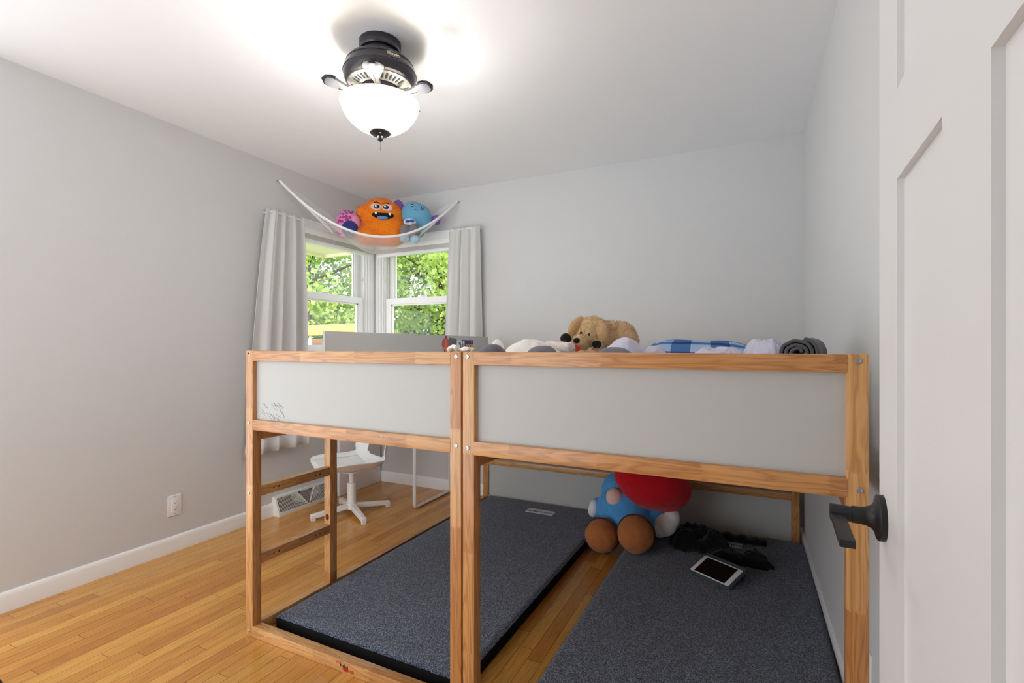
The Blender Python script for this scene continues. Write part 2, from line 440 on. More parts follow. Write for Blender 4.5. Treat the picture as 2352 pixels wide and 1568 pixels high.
MAT = dict(
    wall=plain('wall_paint', srgb(212, 212, 212), 0.75, bump=0.12, bscale=130, spec=0.25),
    ceil=plain('ceiling_paint', srgb(243, 243, 245), 0.85, bump=0.08, bscale=90, spec=0.2),
    trim=plain('white_gloss_trim', srgb(244, 244, 244), 0.35),
    door=plain('painted_door', srgb(222, 222, 223), 0.42),
    vinyl=plain('white_vinyl', srgb(249, 249, 248), 0.35),
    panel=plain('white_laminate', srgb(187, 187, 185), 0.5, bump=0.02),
    deskw=plain('white_lacquer', srgb(236, 234, 234), 0.35),
    whitem=plain('white_powder_coat', srgb(240, 238, 236), 0.35),
    plastic=plain('white_plastic', srgb(240, 240, 240), 0.35),
    pad=fabric('white_seat_fabric', srgb(238, 238, 238)),
    bronze=plain('dark_bronze', srgb(52, 50, 56), 0.33, metal=0.55, coat=0.3),
    bronze_lit=plain('lamp_lit_bronze', srgb(112, 112, 116), 0.35, metal=0.3),  # paler copy of the bronze, the bowl's lamplight put into its colour
    blackm=plain('matte_black_metal', srgb(40, 40, 42), 0.42, metal=0.4),
    dark=plain('dark_slot', srgb(20, 20, 20), 0.8),
    steel=plain('zinc_steel', srgb(190, 194, 200), 0.3, metal=0.9),
    brass=plain('pale_brass', srgb(214, 196, 160), 0.3, metal=0.8),
    foam=plain('black_foam', srgb(26, 25, 26), 0.95, bump=0.3, bscale=150, spec=0.1),
    carpet=carpet('charcoal_carpet'),
    tag=plain('white_label_vinyl', srgb(226, 226, 230), 0.5),
    ink=plain('black_ink', srgb(24, 24, 26), 0.6),
    curtain=fabric('off_white_curtain_linen', srgb(222, 221, 219), weave=900, trans=0.12),
    px=pine('pine_along_x', 0), py=pine('pine_along_y', 1), pz=pine('pine_along_z', 2, 0.31),
    floor=oak_floor(),
    glass=glass_mat(), net=sheer('sheer_white_net', srgb(246, 246, 248), 0.36), rope=fabric('white_cord', srgb(244, 244, 246)),
    bowl=bowl_glass(),
    grey_sheet=fabric('grey_cotton', srgb(112, 110, 120)),
    lav=fabric('pale_lavender_cotton', srgb(206, 204, 222)),
    char=fabric('charcoal_jersey', srgb(92, 92, 98)),
    fleece=fabric('white_fleece', srgb(238, 234, 228), weave=260, bump=0.8),
    cream=fabric('cream_braid_jersey', srgb(224, 212, 206)),
    check=checker_fabric(),
    black=fabric('black_fleece', srgb(12, 12, 14), weave=350, bump=0.5),
    orange=fabric('orange_fur', srgb(246, 142, 30), weave=140, bump=0.9, var=0.12),
    blue=fabric('light_blue_plush', srgb(110, 172, 206), weave=240, bump=0.5),
    suit=fabric('sky_blue_velour', srgb(84, 160, 222), weave=120, bump=0.5, var=0.14),
    red=fabric('red_velour', srgb(200, 20, 34), weave=200, bump=0.4),
    redrim=fabric('dark_red_velour', srgb(140, 14, 32), weave=200, bump=0.4),
    peach=fabric('pale_peach_plush', srgb(232, 196, 188), weave=200, bump=0.4),
    whitep=fabric('white_plush', srgb(232, 230, 230), weave=200, bump=0.5),
    brownp=fabric('brown_velour', srgb(172, 104, 56), weave=160, bump=0.5, var=0.1),
    dbrown=fabric('dark_brown_velour', srgb(84, 50, 36), weave=160, bump=0.5),
    tan=fabric('tan_curly_fur', srgb(208, 176, 134), weave=150, bump=1.0, var=0.15),
    tanear=fabric('tan_ear_fur', srgb(196, 160, 116), weave=150, bump=1.0, var=0.15),
    tongue=fabric('red_felt', srgb(214, 66, 44)), felt=fabric('black_felt', srgb(26, 24, 26)),
    purple=fabric('purple_plush', srgb(128, 92, 170)), navy=fabric('navy_plush', srgb(58, 64, 132)), leo=leopard(), pinkp=fabric('pale_pink_plush', srgb(232, 158, 200)),
    greyp=fabric('grey_plush', srgb(128, 124, 128)), paleb=fabric('pale_blue_plush', srgb(176, 204, 220)), royal=fabric('royal_blue_satin', srgb(36, 96, 180)),
    eyew=plain('eye_white', srgb(246, 236, 226), 0.3), eyeb=plain('eye_black', srgb(14, 14, 16), 0.2), ton_blue=fabric('blue_tongue_felt', srgb(104, 140, 204)),
    screen=plain('dark_screen_glass', srgb(12, 12, 14), 0.08), tabw=plain('tablet_white', srgb(236, 238, 242), 0.25), case=plain('grey_rubber_case', srgb(72, 82, 88), 0.55),
    soffit=plain('cream_soffit', srgb(232, 222, 190), 0.7), bark=plain('bark', srgb(92, 76, 60), 0.9, bump=0.6, bscale=20),
    cedar=plain('stained_cedar', srgb(236, 170, 96), 0.6, var=0.15, vscale=10), cedar_d=plain('weathered_cedar', srgb(146, 112, 78), 0.7, var=0.15),
    grass=plain('lawn', srgb(96, 130, 60), 0.9, var=0.3, vscale=3),
    leaf1=leaf_mat('leaf_bright', srgb(128, 160, 74), srgb(176, 202, 104), srgb(222, 230, 150)),
    leaf2=leaf_mat('leaf_mid', srgb(88, 124, 70), srgb(134, 166, 96), srgb(190, 208, 132)),
    leaf3=leaf_mat('leaf_dark', srgb(62, 94, 62), srgb(98, 130, 84), srgb(150, 174, 116)),
    outwall=plain('exterior_siding', srgb(226, 222, 208), 0.7),
)

# ------------------------------------------------------------------ room shell
T = 0.12
fl = MB().box(XL-T, -0.7, -0.1, XR+T, YB+T, 0.0); struct(fl, 'floor', MAT['floor'])
struct(MB().box(XL-T, -0.7, ZC, XR+T, YB+T, ZC+0.12), 'ceiling', MAT['ceil'])
# window openings: (along-wall start, end, sill z, head z)
WL = (2.42, 3.325, 1.10, 2.045)      # left wall, along Y
WB = (-2.875, -2.04, 1.10, 2.045)    # back wall, along X
wl = MB()
wl.box(XL-T, 0.85, 0, XL, WL[0], ZC); wl.box(XL-T, WL[0], 0, XL, WL[1], WL[2]); wl.box(XL-T, WL[0], WL[3], XL, WL[1], ZC); wl.box(XL-T, WL[1], 0, XL, YB+T, ZC)
struct(wl, 'wall_left', MAT['wall'])
wb = MB()
wb.box(XL, YB, 0, WB[0], YB+T, ZC); wb.box(WB[0], YB, 0, WB[1], YB+T, WB[2]); wb.box(WB[0], YB, WB[3], WB[1], YB+T, ZC); wb.box(WB[1], YB, 0, XR+T, YB+T, ZC)
struct(wb, 'wall_back', MAT['wall'])
struct(MB().box(-1.15, -0.7, 0, XR, -0.6, ZC), 'front_light_blocker', MAT['wall'])  # unseen partial wall added behind the camera to block frontal light
struct(MB().box(XR, -0.7, 0, XR+T, YB, ZC), 'wall_right', MAT['wall'])
def baseboard(name, x0, y0, x1, y1, side):
    # profile 0.085 tall with a rounded top, running along one wall
    n = Vector(side); prof = [(0, 0), (0.013, 0), (0.013, 0.068), (0.010, 0.082), (0.004, 0.089), (0, 0.089)]
    mb = MB(); a = Vector((x0, y0, 0)); b = Vector((x1, y1, 0))
    ra = mb.ring([a+n*t+Vector((0, 0, z)) for t, z in prof]); rb = mb.ring([b+n*t+Vector((0, 0, z)) for t, z in prof])
    k = len(prof)
    for i in range(k): mb.face([ra[i], ra[(i+1) % k], rb[(i+1) % k], rb[i]])
    mb.face(ra[::-1]); mb.face(rb)
    return struct(mb, name, MAT['trim'], smooth=40)
baseboard('baseboard_left', XL, 0.85, XL, YB, (1, 0, 0))
baseboard('baseboard_back', XL, YB, XR, YB, (0, -1, 0))
baseboard('baseboard_right', XR, YF, XR, YB, (-1, 0, 0))

# ------------------------------------------------------------------ windows (built in local x along wall, y outward, z up)
def window(name, opening, M, flip, label):
    """local frame: x along the wall from the far side to the corner, y = 0 room face of wall, +y outdoors"""
    a, b, z0, z1 = 0.0, opening[1]-opening[0], opening[2], opening[3]
    def bx(mb, x0, y0, zz0, x1, y1, zz1, bev=0.002):
        if flip: x0, x1 = b-x1, b-x0
        return mb.box(x0, y0, zz0, x1, y1, zz1, bev, mat=M, seg=1)
    j = MB()
    bx(j, a, -0.001, z0, a+0.018, 0.115, z1); bx(j, b-0.018, -0.001, z0, b, 0.115, z1); bx(j, a, -0.001, z1-0.02, b, 0.115, z1); bx(j, a, 0.0, z0, b, 0.115, z0+0.02)
    # stepped tracks beside the sashes
    bx(j, b-0.030, 0.012, z0, b-0.018, 0.020, z1); bx(j, b-0.030, 0.062, z0, b-0.018, 0.068, z1); bx(j, b-0.034, 0.098, z0, b-0.018, 0.112, z1); bx(j, a+0.018, 0.098, z0, a+0.034, 0.112, z1)
    root = struct(j, name, MAT['vinyl']); root['label'] = label
    zm = 1.535
    def sash(nm, y0, y1, x0, x1, zb, zt, st, rb, rt):
        f = MB()
        bx(f, x0, y0, zb, x0+st, y1, zt); bx(f, x1-st, y0, zb, x1, y1, zt); bx(f, x0+st, y0, zb, x1-st, y1, zb+rb); bx(f, x0+st, y0, zt-rt, x1-st, y1, zt)
        bd = 0.012; yb0, yb1 = y0+0.012, y1-0.004
        bx(f, x0+st, yb0, zb+rb, x0+st+bd, yb1, zt-rt, 0.001); bx(f, x1-st-bd, yb0, zb+rb, x1-st, yb1, zt-rt, 0.001)
        bx(f, x0+st, yb0, zb+rb, x1-st, yb1, zb+rb+bd, 0.001); bx(f, x0+st, yb0, zt-rt-bd, x1-st, yb1, zt-rt, 0.001)
        o = f.build(nm, MAT['vinyl'], root, 30)
        g = MB(); bx(g, x0+st, (y0+y1)/2, zb+rb, x1-st, (y0+y1)/2+0.004, zt-rt, 0)
        g.build('pane', MAT['glass'], o)
        return o
    sash('lower_sash', 0.022, 0.058, a+0.02, b-0.020, z0+0.02, zm+0.052, 0.062, 0.05, 0.052)
    sash('upper_sash', 0.068, 0.098, a+0.02, b-0.034, zm, z1-0.02, 0.048, 0.045, 0.05)
    k = MB(); xx = (a+b)/2
    bx(k, xx-0.03, 0.024, zm+0.052, xx+0.03, 0.05, zm+0.066, 0.004)
    k.build('sash_lock', MAT['plastic'], root, 30)
    for q in (b-0.026, ):
        k = MB(); bx(k, q-0.006, 0.03, zm+0.20, q+0.004, 0.05, zm+0.225, 0.002); k.build('vent_stop', MAT['plastic'], root, 30)
    return root
# left wall: local x -> world +Y, local y -> world -X
M_left = Matrix(((0, -1, 0, XL), (1, 0, 0, WL[0]), (0, 0, 1, 0), (0, 0, 0, 1)))
M_back = Matrix(((1, 0, 0, WB[0]), (0, 1, 0, YB), (0, 0, 1, 0), (0, 0, 0, 1)))
window('window_1', WL, M_left, False, 'white double-hung window beside the left curtain')
window('window_2', WB, M_back, True, 'white double-hung window beside the right curtain')

def along(mb, M, x0, y0, z0, x1, y1, z1, bev=0.003): return mb.box(x0, y0, z0, x1, y1, z1, bev, mat=M, seg=2)
LL = WL[1]-WL[0]; LB = WB[1]-WB[0]
cl = YB-WL[1]; cbk = WB[0]-XL      # distance from window to the room corner
t = MB(); along(t, M_left, -0.06, -0.018, 2.048, LL+cl-0.001, 0.0, 2.110); along(t, M_left, -0.06, -0.024, 2.098, LL+cl-0.001, 0.0, 2.112)
along(t, M_left, -0.06, -0.018, 1.02, -0.0, 0.0, 2.05); along(t, M_left, LL, -0.014, 1.02, LL+cl-0.001, 0.0, 2.05); along(t, M_left, LL+0.018, -0.020, 1.02, LL+cl-0.012, 0.0, 2.05)
along(t, M_left, -0.08, -0.05, 1.075, LL+cl-0.001, 0.02, 1.10); along(t, M_left, -0.06, -0.016, 1.0, LL+cl-0.001, 0, 1.075)
struct(t, 'trim_1', MAT['trim'], smooth=30)
t = MB(); along(t, M_back, -cbk+0.026, -0.018, 2.048, LB+0.06, 0.0, 2.110); along(t, M_back, -cbk+0.026, -0.024, 2.098, LB+0.06, 0.0, 2.112)
along(t, M_back, LB, -0.018, 1.02, LB+0.06, 0.0, 2.05); along(t, M_back, -cbk+0.022, -0.014, 1.02, 0, 0.0, 2.05); along(t, M_back, -cbk+0.028, -0.020, 1.02, -0.018, 0.0, 2.05)
along(t, M_back, -cbk+0.052, -0.05, 1.075, LB+0.08, 0.02, 1.10); along(t, M_back, -cbk+0.022, -0.016, 1.0, LB+0.06, 0, 1.075)
struct(t, 'trim_2', MAT['trim'], smooth=30)
# rolled cellular shades at the window heads
def shade(M, x0, x1, label, hx):
    root = empty('window_shade', (M @ Vector(((x0+x1)/2, 0, 2.0))), 0, label, 'window shade', 'raised window shades')
    Mi = Matrix.Translation(-root.location) @ M
    mb = MB(); along(mb, Mi, x0, -0.030, 2.005, x1, 0.004, 2.046); mb.build('head_rail', MAT['vinyl'], root, 30)
    mb = MB()
    for i in range(4): along(mb, Mi, x0+0.003, -0.026, 1.972+i*0.008, x1-0.003, 0.0, 1.9795+i*0.008, 0.002)
    mb.build('folded_fabric', MAT['curtain'], root, 30)
    mb = MB(); along(mb, Mi, x0, -0.030, 1.944, x1, 0.002, 1.971, 0.004); r = mb.build('bottom_rail', MAT['vinyl'], root, 30)
    mb = MB(); along(mb, Mi, hx-0.035, -0.042, 1.960, hx+0.035, -0.029, 1.972, 0.004); mb.build('pull_handle', MAT['plastic'], root, 30)
    return root
shade(M_left, 0.0, LL+cl-0.05, 'white raised cellular shade at the head of the left-wall window', 0.55)
shade(M_back, -cbk+0.052, LB, 'white raised cellular shade at the head of the back-wall window', 0.44)

# ------------------------------------------------------------------ curtains
def curtain(M, tx0, tx1, bx0, bx1, zt, zb, folds, seed, label, name='curtain'):
    root = empty(name, M @ Vector(((tx0+tx1)/2, -0.06, zb)), 0, label, 'curtain', 'curtains either side of the corner windows')
    Mi = Matrix.Translation(-root.location) @ M
    rng = random.Random(seed); ph = [rng.uniform(0, 6.28) for _ in range(4)]
    def fn(u, v):
        x = (tx0+(tx1-tx0)*u)*(1-v**0.8)+(bx0+(bx1-bx0)*u)*(v**0.8)
        k = u*folds*2*pi
        wav = sin(k+0.5*sin(k*0.5+ph[0])+0.35*v*sin(2*v+ph[1]))
        wav = wav*0.75+0.25*sin(2.3*k+ph[2])*(1-v)
        amp = 0.018+0.030*min(1, v*2.2)*(0.65+0.35*sin(3*u+ph[3]))
        y = -0.070+amp*wav
        if v < 0.06: y = -0.070+(y+0.070)*(0.75+4*v)
        x += 0.012*cos(k+ph[1])*(0.5+0.5*v)
        z = zt-(zt-zb)*v+0.012*(1-v)*sin(k)*0.5
        return Mi @ Vector((x, y, z))
    mb = MB(); mb.grid(fn, 150, 60)
    c = mb.build('drape', MAT['curtain'], root, 179, recalc=False); solidify(c, 0.003, 0)
    hem = MB(); hem.grid(lambda u, v: (lambda p: p+(M.to_3x3() @ Vector((0, -0.0022, 0))))(fn(u, 1-0.055*v)), 150, 2)
    h = hem.build('hem', MAT['curtain'], c, 179, recalc=False); solidify(h, 0.003, 0)
    rod = MB(); rod.tube([Mi @ Vector((tx0+0.02, -0.07, zt-0.022)), Mi @ Vector((tx1-0.02, -0.07, zt-0.022))], 0.006)
    for q in (tx0+0.02, tx1-0.02):
        rod.tube([Mi @ Vector((q, -0.07, zt-0.022)), Mi @ Vector((q, 0.0, zt-0.022))], 0.005)
    rod.build('rod', MAT['whitem'], root, 40)
    return root
curtain(M_left, 2.287-WL[0], 2.565-WL[0], 2.13-WL[0], 2.60-WL[0], 2.10, 0.462, 3.7, 3, 'off-white curtain on the left wall gathered beside the window')
curtain(M_back, -2.140-WB[0], -1.865-WB[0], -2.225-WB[0], -1.845-WB[0], 2.112, 0.46, 3.2, 8, 'off-white curtain on the back wall above the white bed panel')

# ------------------------------------------------------------------ door, open towards the right wall
dv = Vector((0.0497179, 0.9987633, 0)); dn = Vector((-dv.y, dv.x, 0))     # along the leaf / out of its visible face
base = Vector((0.18138, 0.88083, 0))                                       # foot of the handle axis
ang = math.atan2(dv.y, dv.x)
# local: x along dv, y = -dn (into the leaf), z up
M_door = Matrix(((dv.x, -dn.x, 0, base.x), (dv.y, -dn.y, 0, base.y), (0, 0, 1, 0), (0, 0, 0, 1)))
dz0, dz1 = 0.012, 2.035; e0, e1 = 0.035, -0.727
mb = MB()
def dbox(x0, z0, x1, z1, y0=0.0, y1=0.035): mb.box(min(x0, x1), y0, z0, max(x0, x1), y1, z1, 0, mat=M_door)
xs = [-0.089, -0.287, -0.408, -0.606]
dbox(e0, dz0, xs[0], dz1); dbox(xs[3], dz0, e1, dz1)
dbox(xs[0], dz0, xs[3], 0.24); dbox(xs[0], 1.387, xs[3], 1.503); dbox(xs[0], 1.92, xs[3], dz1)
dbox(xs[1], 0.24, xs[2], 1.387)
dbox(xs[0], 0.24, xs[1], 1.387, 0.008, 0.027); dbox(xs[2], 0.24, xs[3], 1.387, 0.008, 0.027); dbox(xs[0], 1.503, xs[3], 1.92, 0.008, 0.027)
door = struct(mb, 'door_1', MAT['door']); door['label'] = 'white panelled door open beside the right wall'
mb = MB(); Mh = M_door @ Matrix.Translation((0, 0, 0.920)) @ Matrix.Rotation(pi/2, 4, 'X')
mb.lathe([(0, 0), (0.033, 0.0), (0.033, 0.007), (0.031, 0.009), (0.022, 0.011), (0.0165, 0.015), (0.0135, 0.022), (0.0125, 0.028), (0.0125, 0.0385), (0.0112, 0.039), (0.0112, 0.053), (0, 0.053)], mat=Mh)
ho = mb.build('door_handle', MAT['blackm'], door, 35)
mb = MB(); mb.box(-0.128, -0.066, 0.9115, 0.012, -0.048, 0.9215, 0.0012, mat=M_door); mb.tube([M_door @ Vector((0, -0.048, 0.92)), M_door @ Vector((0, -0.066, 0.92))], 0.012, 24)
mb.build('lever', MAT['blackm'], ho, 35)
mb = MB()
for z in (0.25, 1.05, 1.80): mb.tube([M_door @ Vector((e1-0.004, -0.002, z-0.045)), M_door @ Vector((e1-0.004, -0.002, z+0.045))], 0.006)
mb.build('hinge', MAT['blackm'], door, 35)

# ------------------------------------------------------------------ ceiling fan without blades
fan = empty('ceiling_fan', (FX, FY, ZC), 0, 'dark bronze ceiling fan with no blades and a lit frosted bowl', 'ceiling fan')
zc = lambda z: z-ZC
MB().lathe([(0, 0), (0.086, 0), (0.086, -0.033), (0.083, -0.039), (0.078, -0.040), (0.074, -0.036), (0, -0.036)]).build('canopy', MAT['bronze'], fan, 35)
MB().lathe([(0, -0.03), (0.072, -0.03), (0.073, -0.05), (0.070, -0.075), (0.075, -0.085), (0, -0.085)]).build('neck', MAT['bronze'], fan, 35)
motor = MB().lathe([(0, zc(2.372)), (0.080, zc(2.372)), (0.110, zc(2.366)), (0.130, zc(2.353)), (0.139, zc(2.340)), (0.140, zc(2.337)), (0.1385, zc(2.3365)), (0.1475, zc(2.318)), (0.1485, zc(2.309)), (0.1505, zc(2.3075)), (0.1505, zc(2.3045)), (0.1485, zc(2.303)), (0.146, zc(2.284)), (0.139, zc(2.270)), (0.128, zc(2.263)), (0, zc(2.263))], seg=64).build('motor_housing', MAT['bronze'], fan, 28)
# vented underside plate, its bronze painted paler as if lit by the bowl
mb = MB().lathe([(0.131, zc(2.265)), (0.130, zc(2.2605)), (0.082, zc(2.246)), (0.077, zc(2.250)), (0.077, zc(2.263))], seg=64)
und = mb.build('vent_plate', MAT['bronze_lit'], fan, 40)
mb = MB()
for k in range(40):
    a = 2*pi*k/40
    if min(abs(((a-(radians(-57.6)+j*2*pi/5)+pi) % (2*pi))-pi) for j in range(5)) < 0.13: continue
    p = lambda r, z: Vector((r*cos(a), r*sin(a), zc(z)))
    mb.tube([p(0.091, 2.2482), p(0.095, 2.2494), p(0.115, 2.2554), p(0.119, 2.2566)], [(0.002, 0.0012), (0.0045, 0.0014), (0.0045, 0.0014), (0.002, 0.0012)], 8, flat=(-sin(a), cos(a), 0))
mb.build('vent_slots', MAT['dark'], und, 40)
MB().lathe([(0, zc(2.262)), (0.074, zc(2.262)), (0.074, zc(2.222)), (0.060, zc(2.216)), (0.06, zc(2.180)), (0.10, zc(2.177)), (0.10, zc(2.171)), (0, zc(2.171))]).build('light_kit_hub', MAT['bronze'], fan, 35)
def blade_iron(th):
    R = Matrix.Rotation(th, 4, 'Z')
    mb = MB()
    P = lambda r, y, z: R @ Vector((r, y, zc(z)))
    # curved arm rising outward into a broad shield-shaped plate
    prof = [(0.062, 0.013, 2.232), (0.085, 0.012, 2.226), (0.110, 0.0115, 2.219), (0.135, 0.014, 2.216), (0.155, 0.024, 2.219), (0.175, 0.033, 2.224), (0.195, 0.036, 2.228), (0.210, 0.030, 2.230), (0.219, 0.014, 2.231)]
    lo, hi = [], []
    for r, h, z in prof:
        row = [P(r, h*q, z+0.004*(abs(q)**2)) for q in (-1, -0.5, 0, 0.5, 1)]
        lo.append(mb.ring(row)); hi.append(mb.ring([v+Vector((0, 0, 0.010)) for v in row]))
    for i in range(len(prof)-1):
        for j in range(4):
            mb.face([lo[i][j], lo[i][j+1], lo[i+1][j+1], lo[i+1][j]]); mb.face([hi[i][j], hi[i+1][j], hi[i+1][j+1], hi[i][j+1]])
        for j in (0, 4): mb.face([lo[i][j], lo[i+1][j], hi[i+1][j], hi[i][j]])
    for g, h in ((lo[0], hi[0]), (lo[-1], hi[-1])):
        for j in range(4): mb.face([g[j], g[j+1], h[j+1], h[j]])
    o = mb.build('blade_iron', MAT['bronze_lit'], fan, 40)
    mb = MB()
    mb.tube([P(0.182, -0.033, 2.236), P(0.198, -0.034, 2.239), P(0.213, -0.026, 2.240), P(0.222, 0.0, 2.241), P(0.213, 0.026, 2.240), P(0.198, 0.034, 2.239), P(0.182, 0.033, 2.236)], (0.006, 0.010), 8, flat=(0, 0, 1))
    for q in (-0.02, 0.0, 0.02): mb.ball(P(0.197, q, 2.244), (0.006, 0.006, 0.005), seg=10)
    mb.tube([P(0.165, -0.004, 2.2155), P(0.150, -0.003, 2.2125), P(0.125, 0.0, 2.2125)], 0.0022, 6)
    mb.build('blade_bracket_rim', MAT['blackm'], o, 40)
for j in range(5): blade_iron(radians(-57.6)+j*2*pi/5)
# bowl
bp = [(0.010, 2.062), (0.035, 2.064), (0.065, 2.072), (0.095, 2.088), (0.122, 2.109), (0.142, 2.133), (0.154, 2.156), (0.157, 2.167), (0.1555, 2.170), (0.160, 2.173), (0.1625, 2.180), (0.162, 2.186)]
inner = [(max(0.0, r-0.004), z+0.002) for r, z in bp[::-1]]
MB().lathe([(r, zc(z)) for r, z in bp+inner], seg=64).build('glass_bowl', MAT['bowl'], fan, 60)
fin = MB().lathe([(0, zc(2.070)), (0.042, zc(2.0665)), (0.043, zc(2.062)), (0.036, zc(2.057)), (0.020, zc(2.053)), (0.011, zc(2.050)), (0.010, zc(2.043)), (0.0125, zc(2.040)), (0.0115, zc(2.036)), (0.006, zc(2.030)), (0, zc(2.028))]).build('finial', MAT['blackm'], fan, 40)
fdir = Vector((-FX, -FY, 0)).normalized()
mb = MB().ball(fdir*0.026+Vector((0, 0, zc(2.0545))), (0.0035, 0.0035, 0.0025), seg=12); mb.build('screw', MAT['brass'], fin, 60)
mb = MB()
for k in range(15): mb.ball((0, 0, zc(2.027-k*0.0026)), 0.00125, seg=8)
mb.tube([(0, 0, zc(2.029)), (0, 0, zc(1.9905))], 0.0005, 6)
mb.build('pull_chain', MAT['blackm'], fan, 60)
# oval maker's badge on the housing rim, facing the doorway
bth = radians(-30); Rb = Matrix.Rotation(bth, 4, 'Z')
nrm = Vector((0.985, 0, 0.17)).normalized()
fr = Matrix(((0, -nrm.z*1, nrm.x, 0.1462), (1, 0, 0, 0), (0, nrm.x, nrm.z, zc(2.3225)), (0, 0, 0, 1)))
Mbadge = Rb @ fr
ell = lambda a, b, z, n=40: [Mbadge @ Vector((a*cos(2*pi*k/n), b*sin(2*pi*k/n), z-0.06*(a*cos(2*pi*k/n))**2*50)) for k in range(n)]
mb = MB(); r0 = mb.ring(ell(0.0265, 0.0115, 0.000)); r1 = mb.ring(ell(0.0265, 0.0115, 0.0022)); mb.face(r1)
for k in range(40): mb.face([r0[k], r0[(k+1) % 40], r1[(k+1) % 40], r1[k]])
bad = mb.build('badge', MAT['bronze'], motor, 30)
mb = MB(); mb.tube(ell(0.0262, 0.0112, 0.0022), 0.0008, 6, closed=True); mb.build('badge_rim', MAT['steel'], bad, 40)
text_part('badge_lettering', 'Hunter', 0.0165, MAT['brass'], bad, Mbadge @ Matrix.Translation((0, 0, 0.0024)), 0.0004, 0.0003)

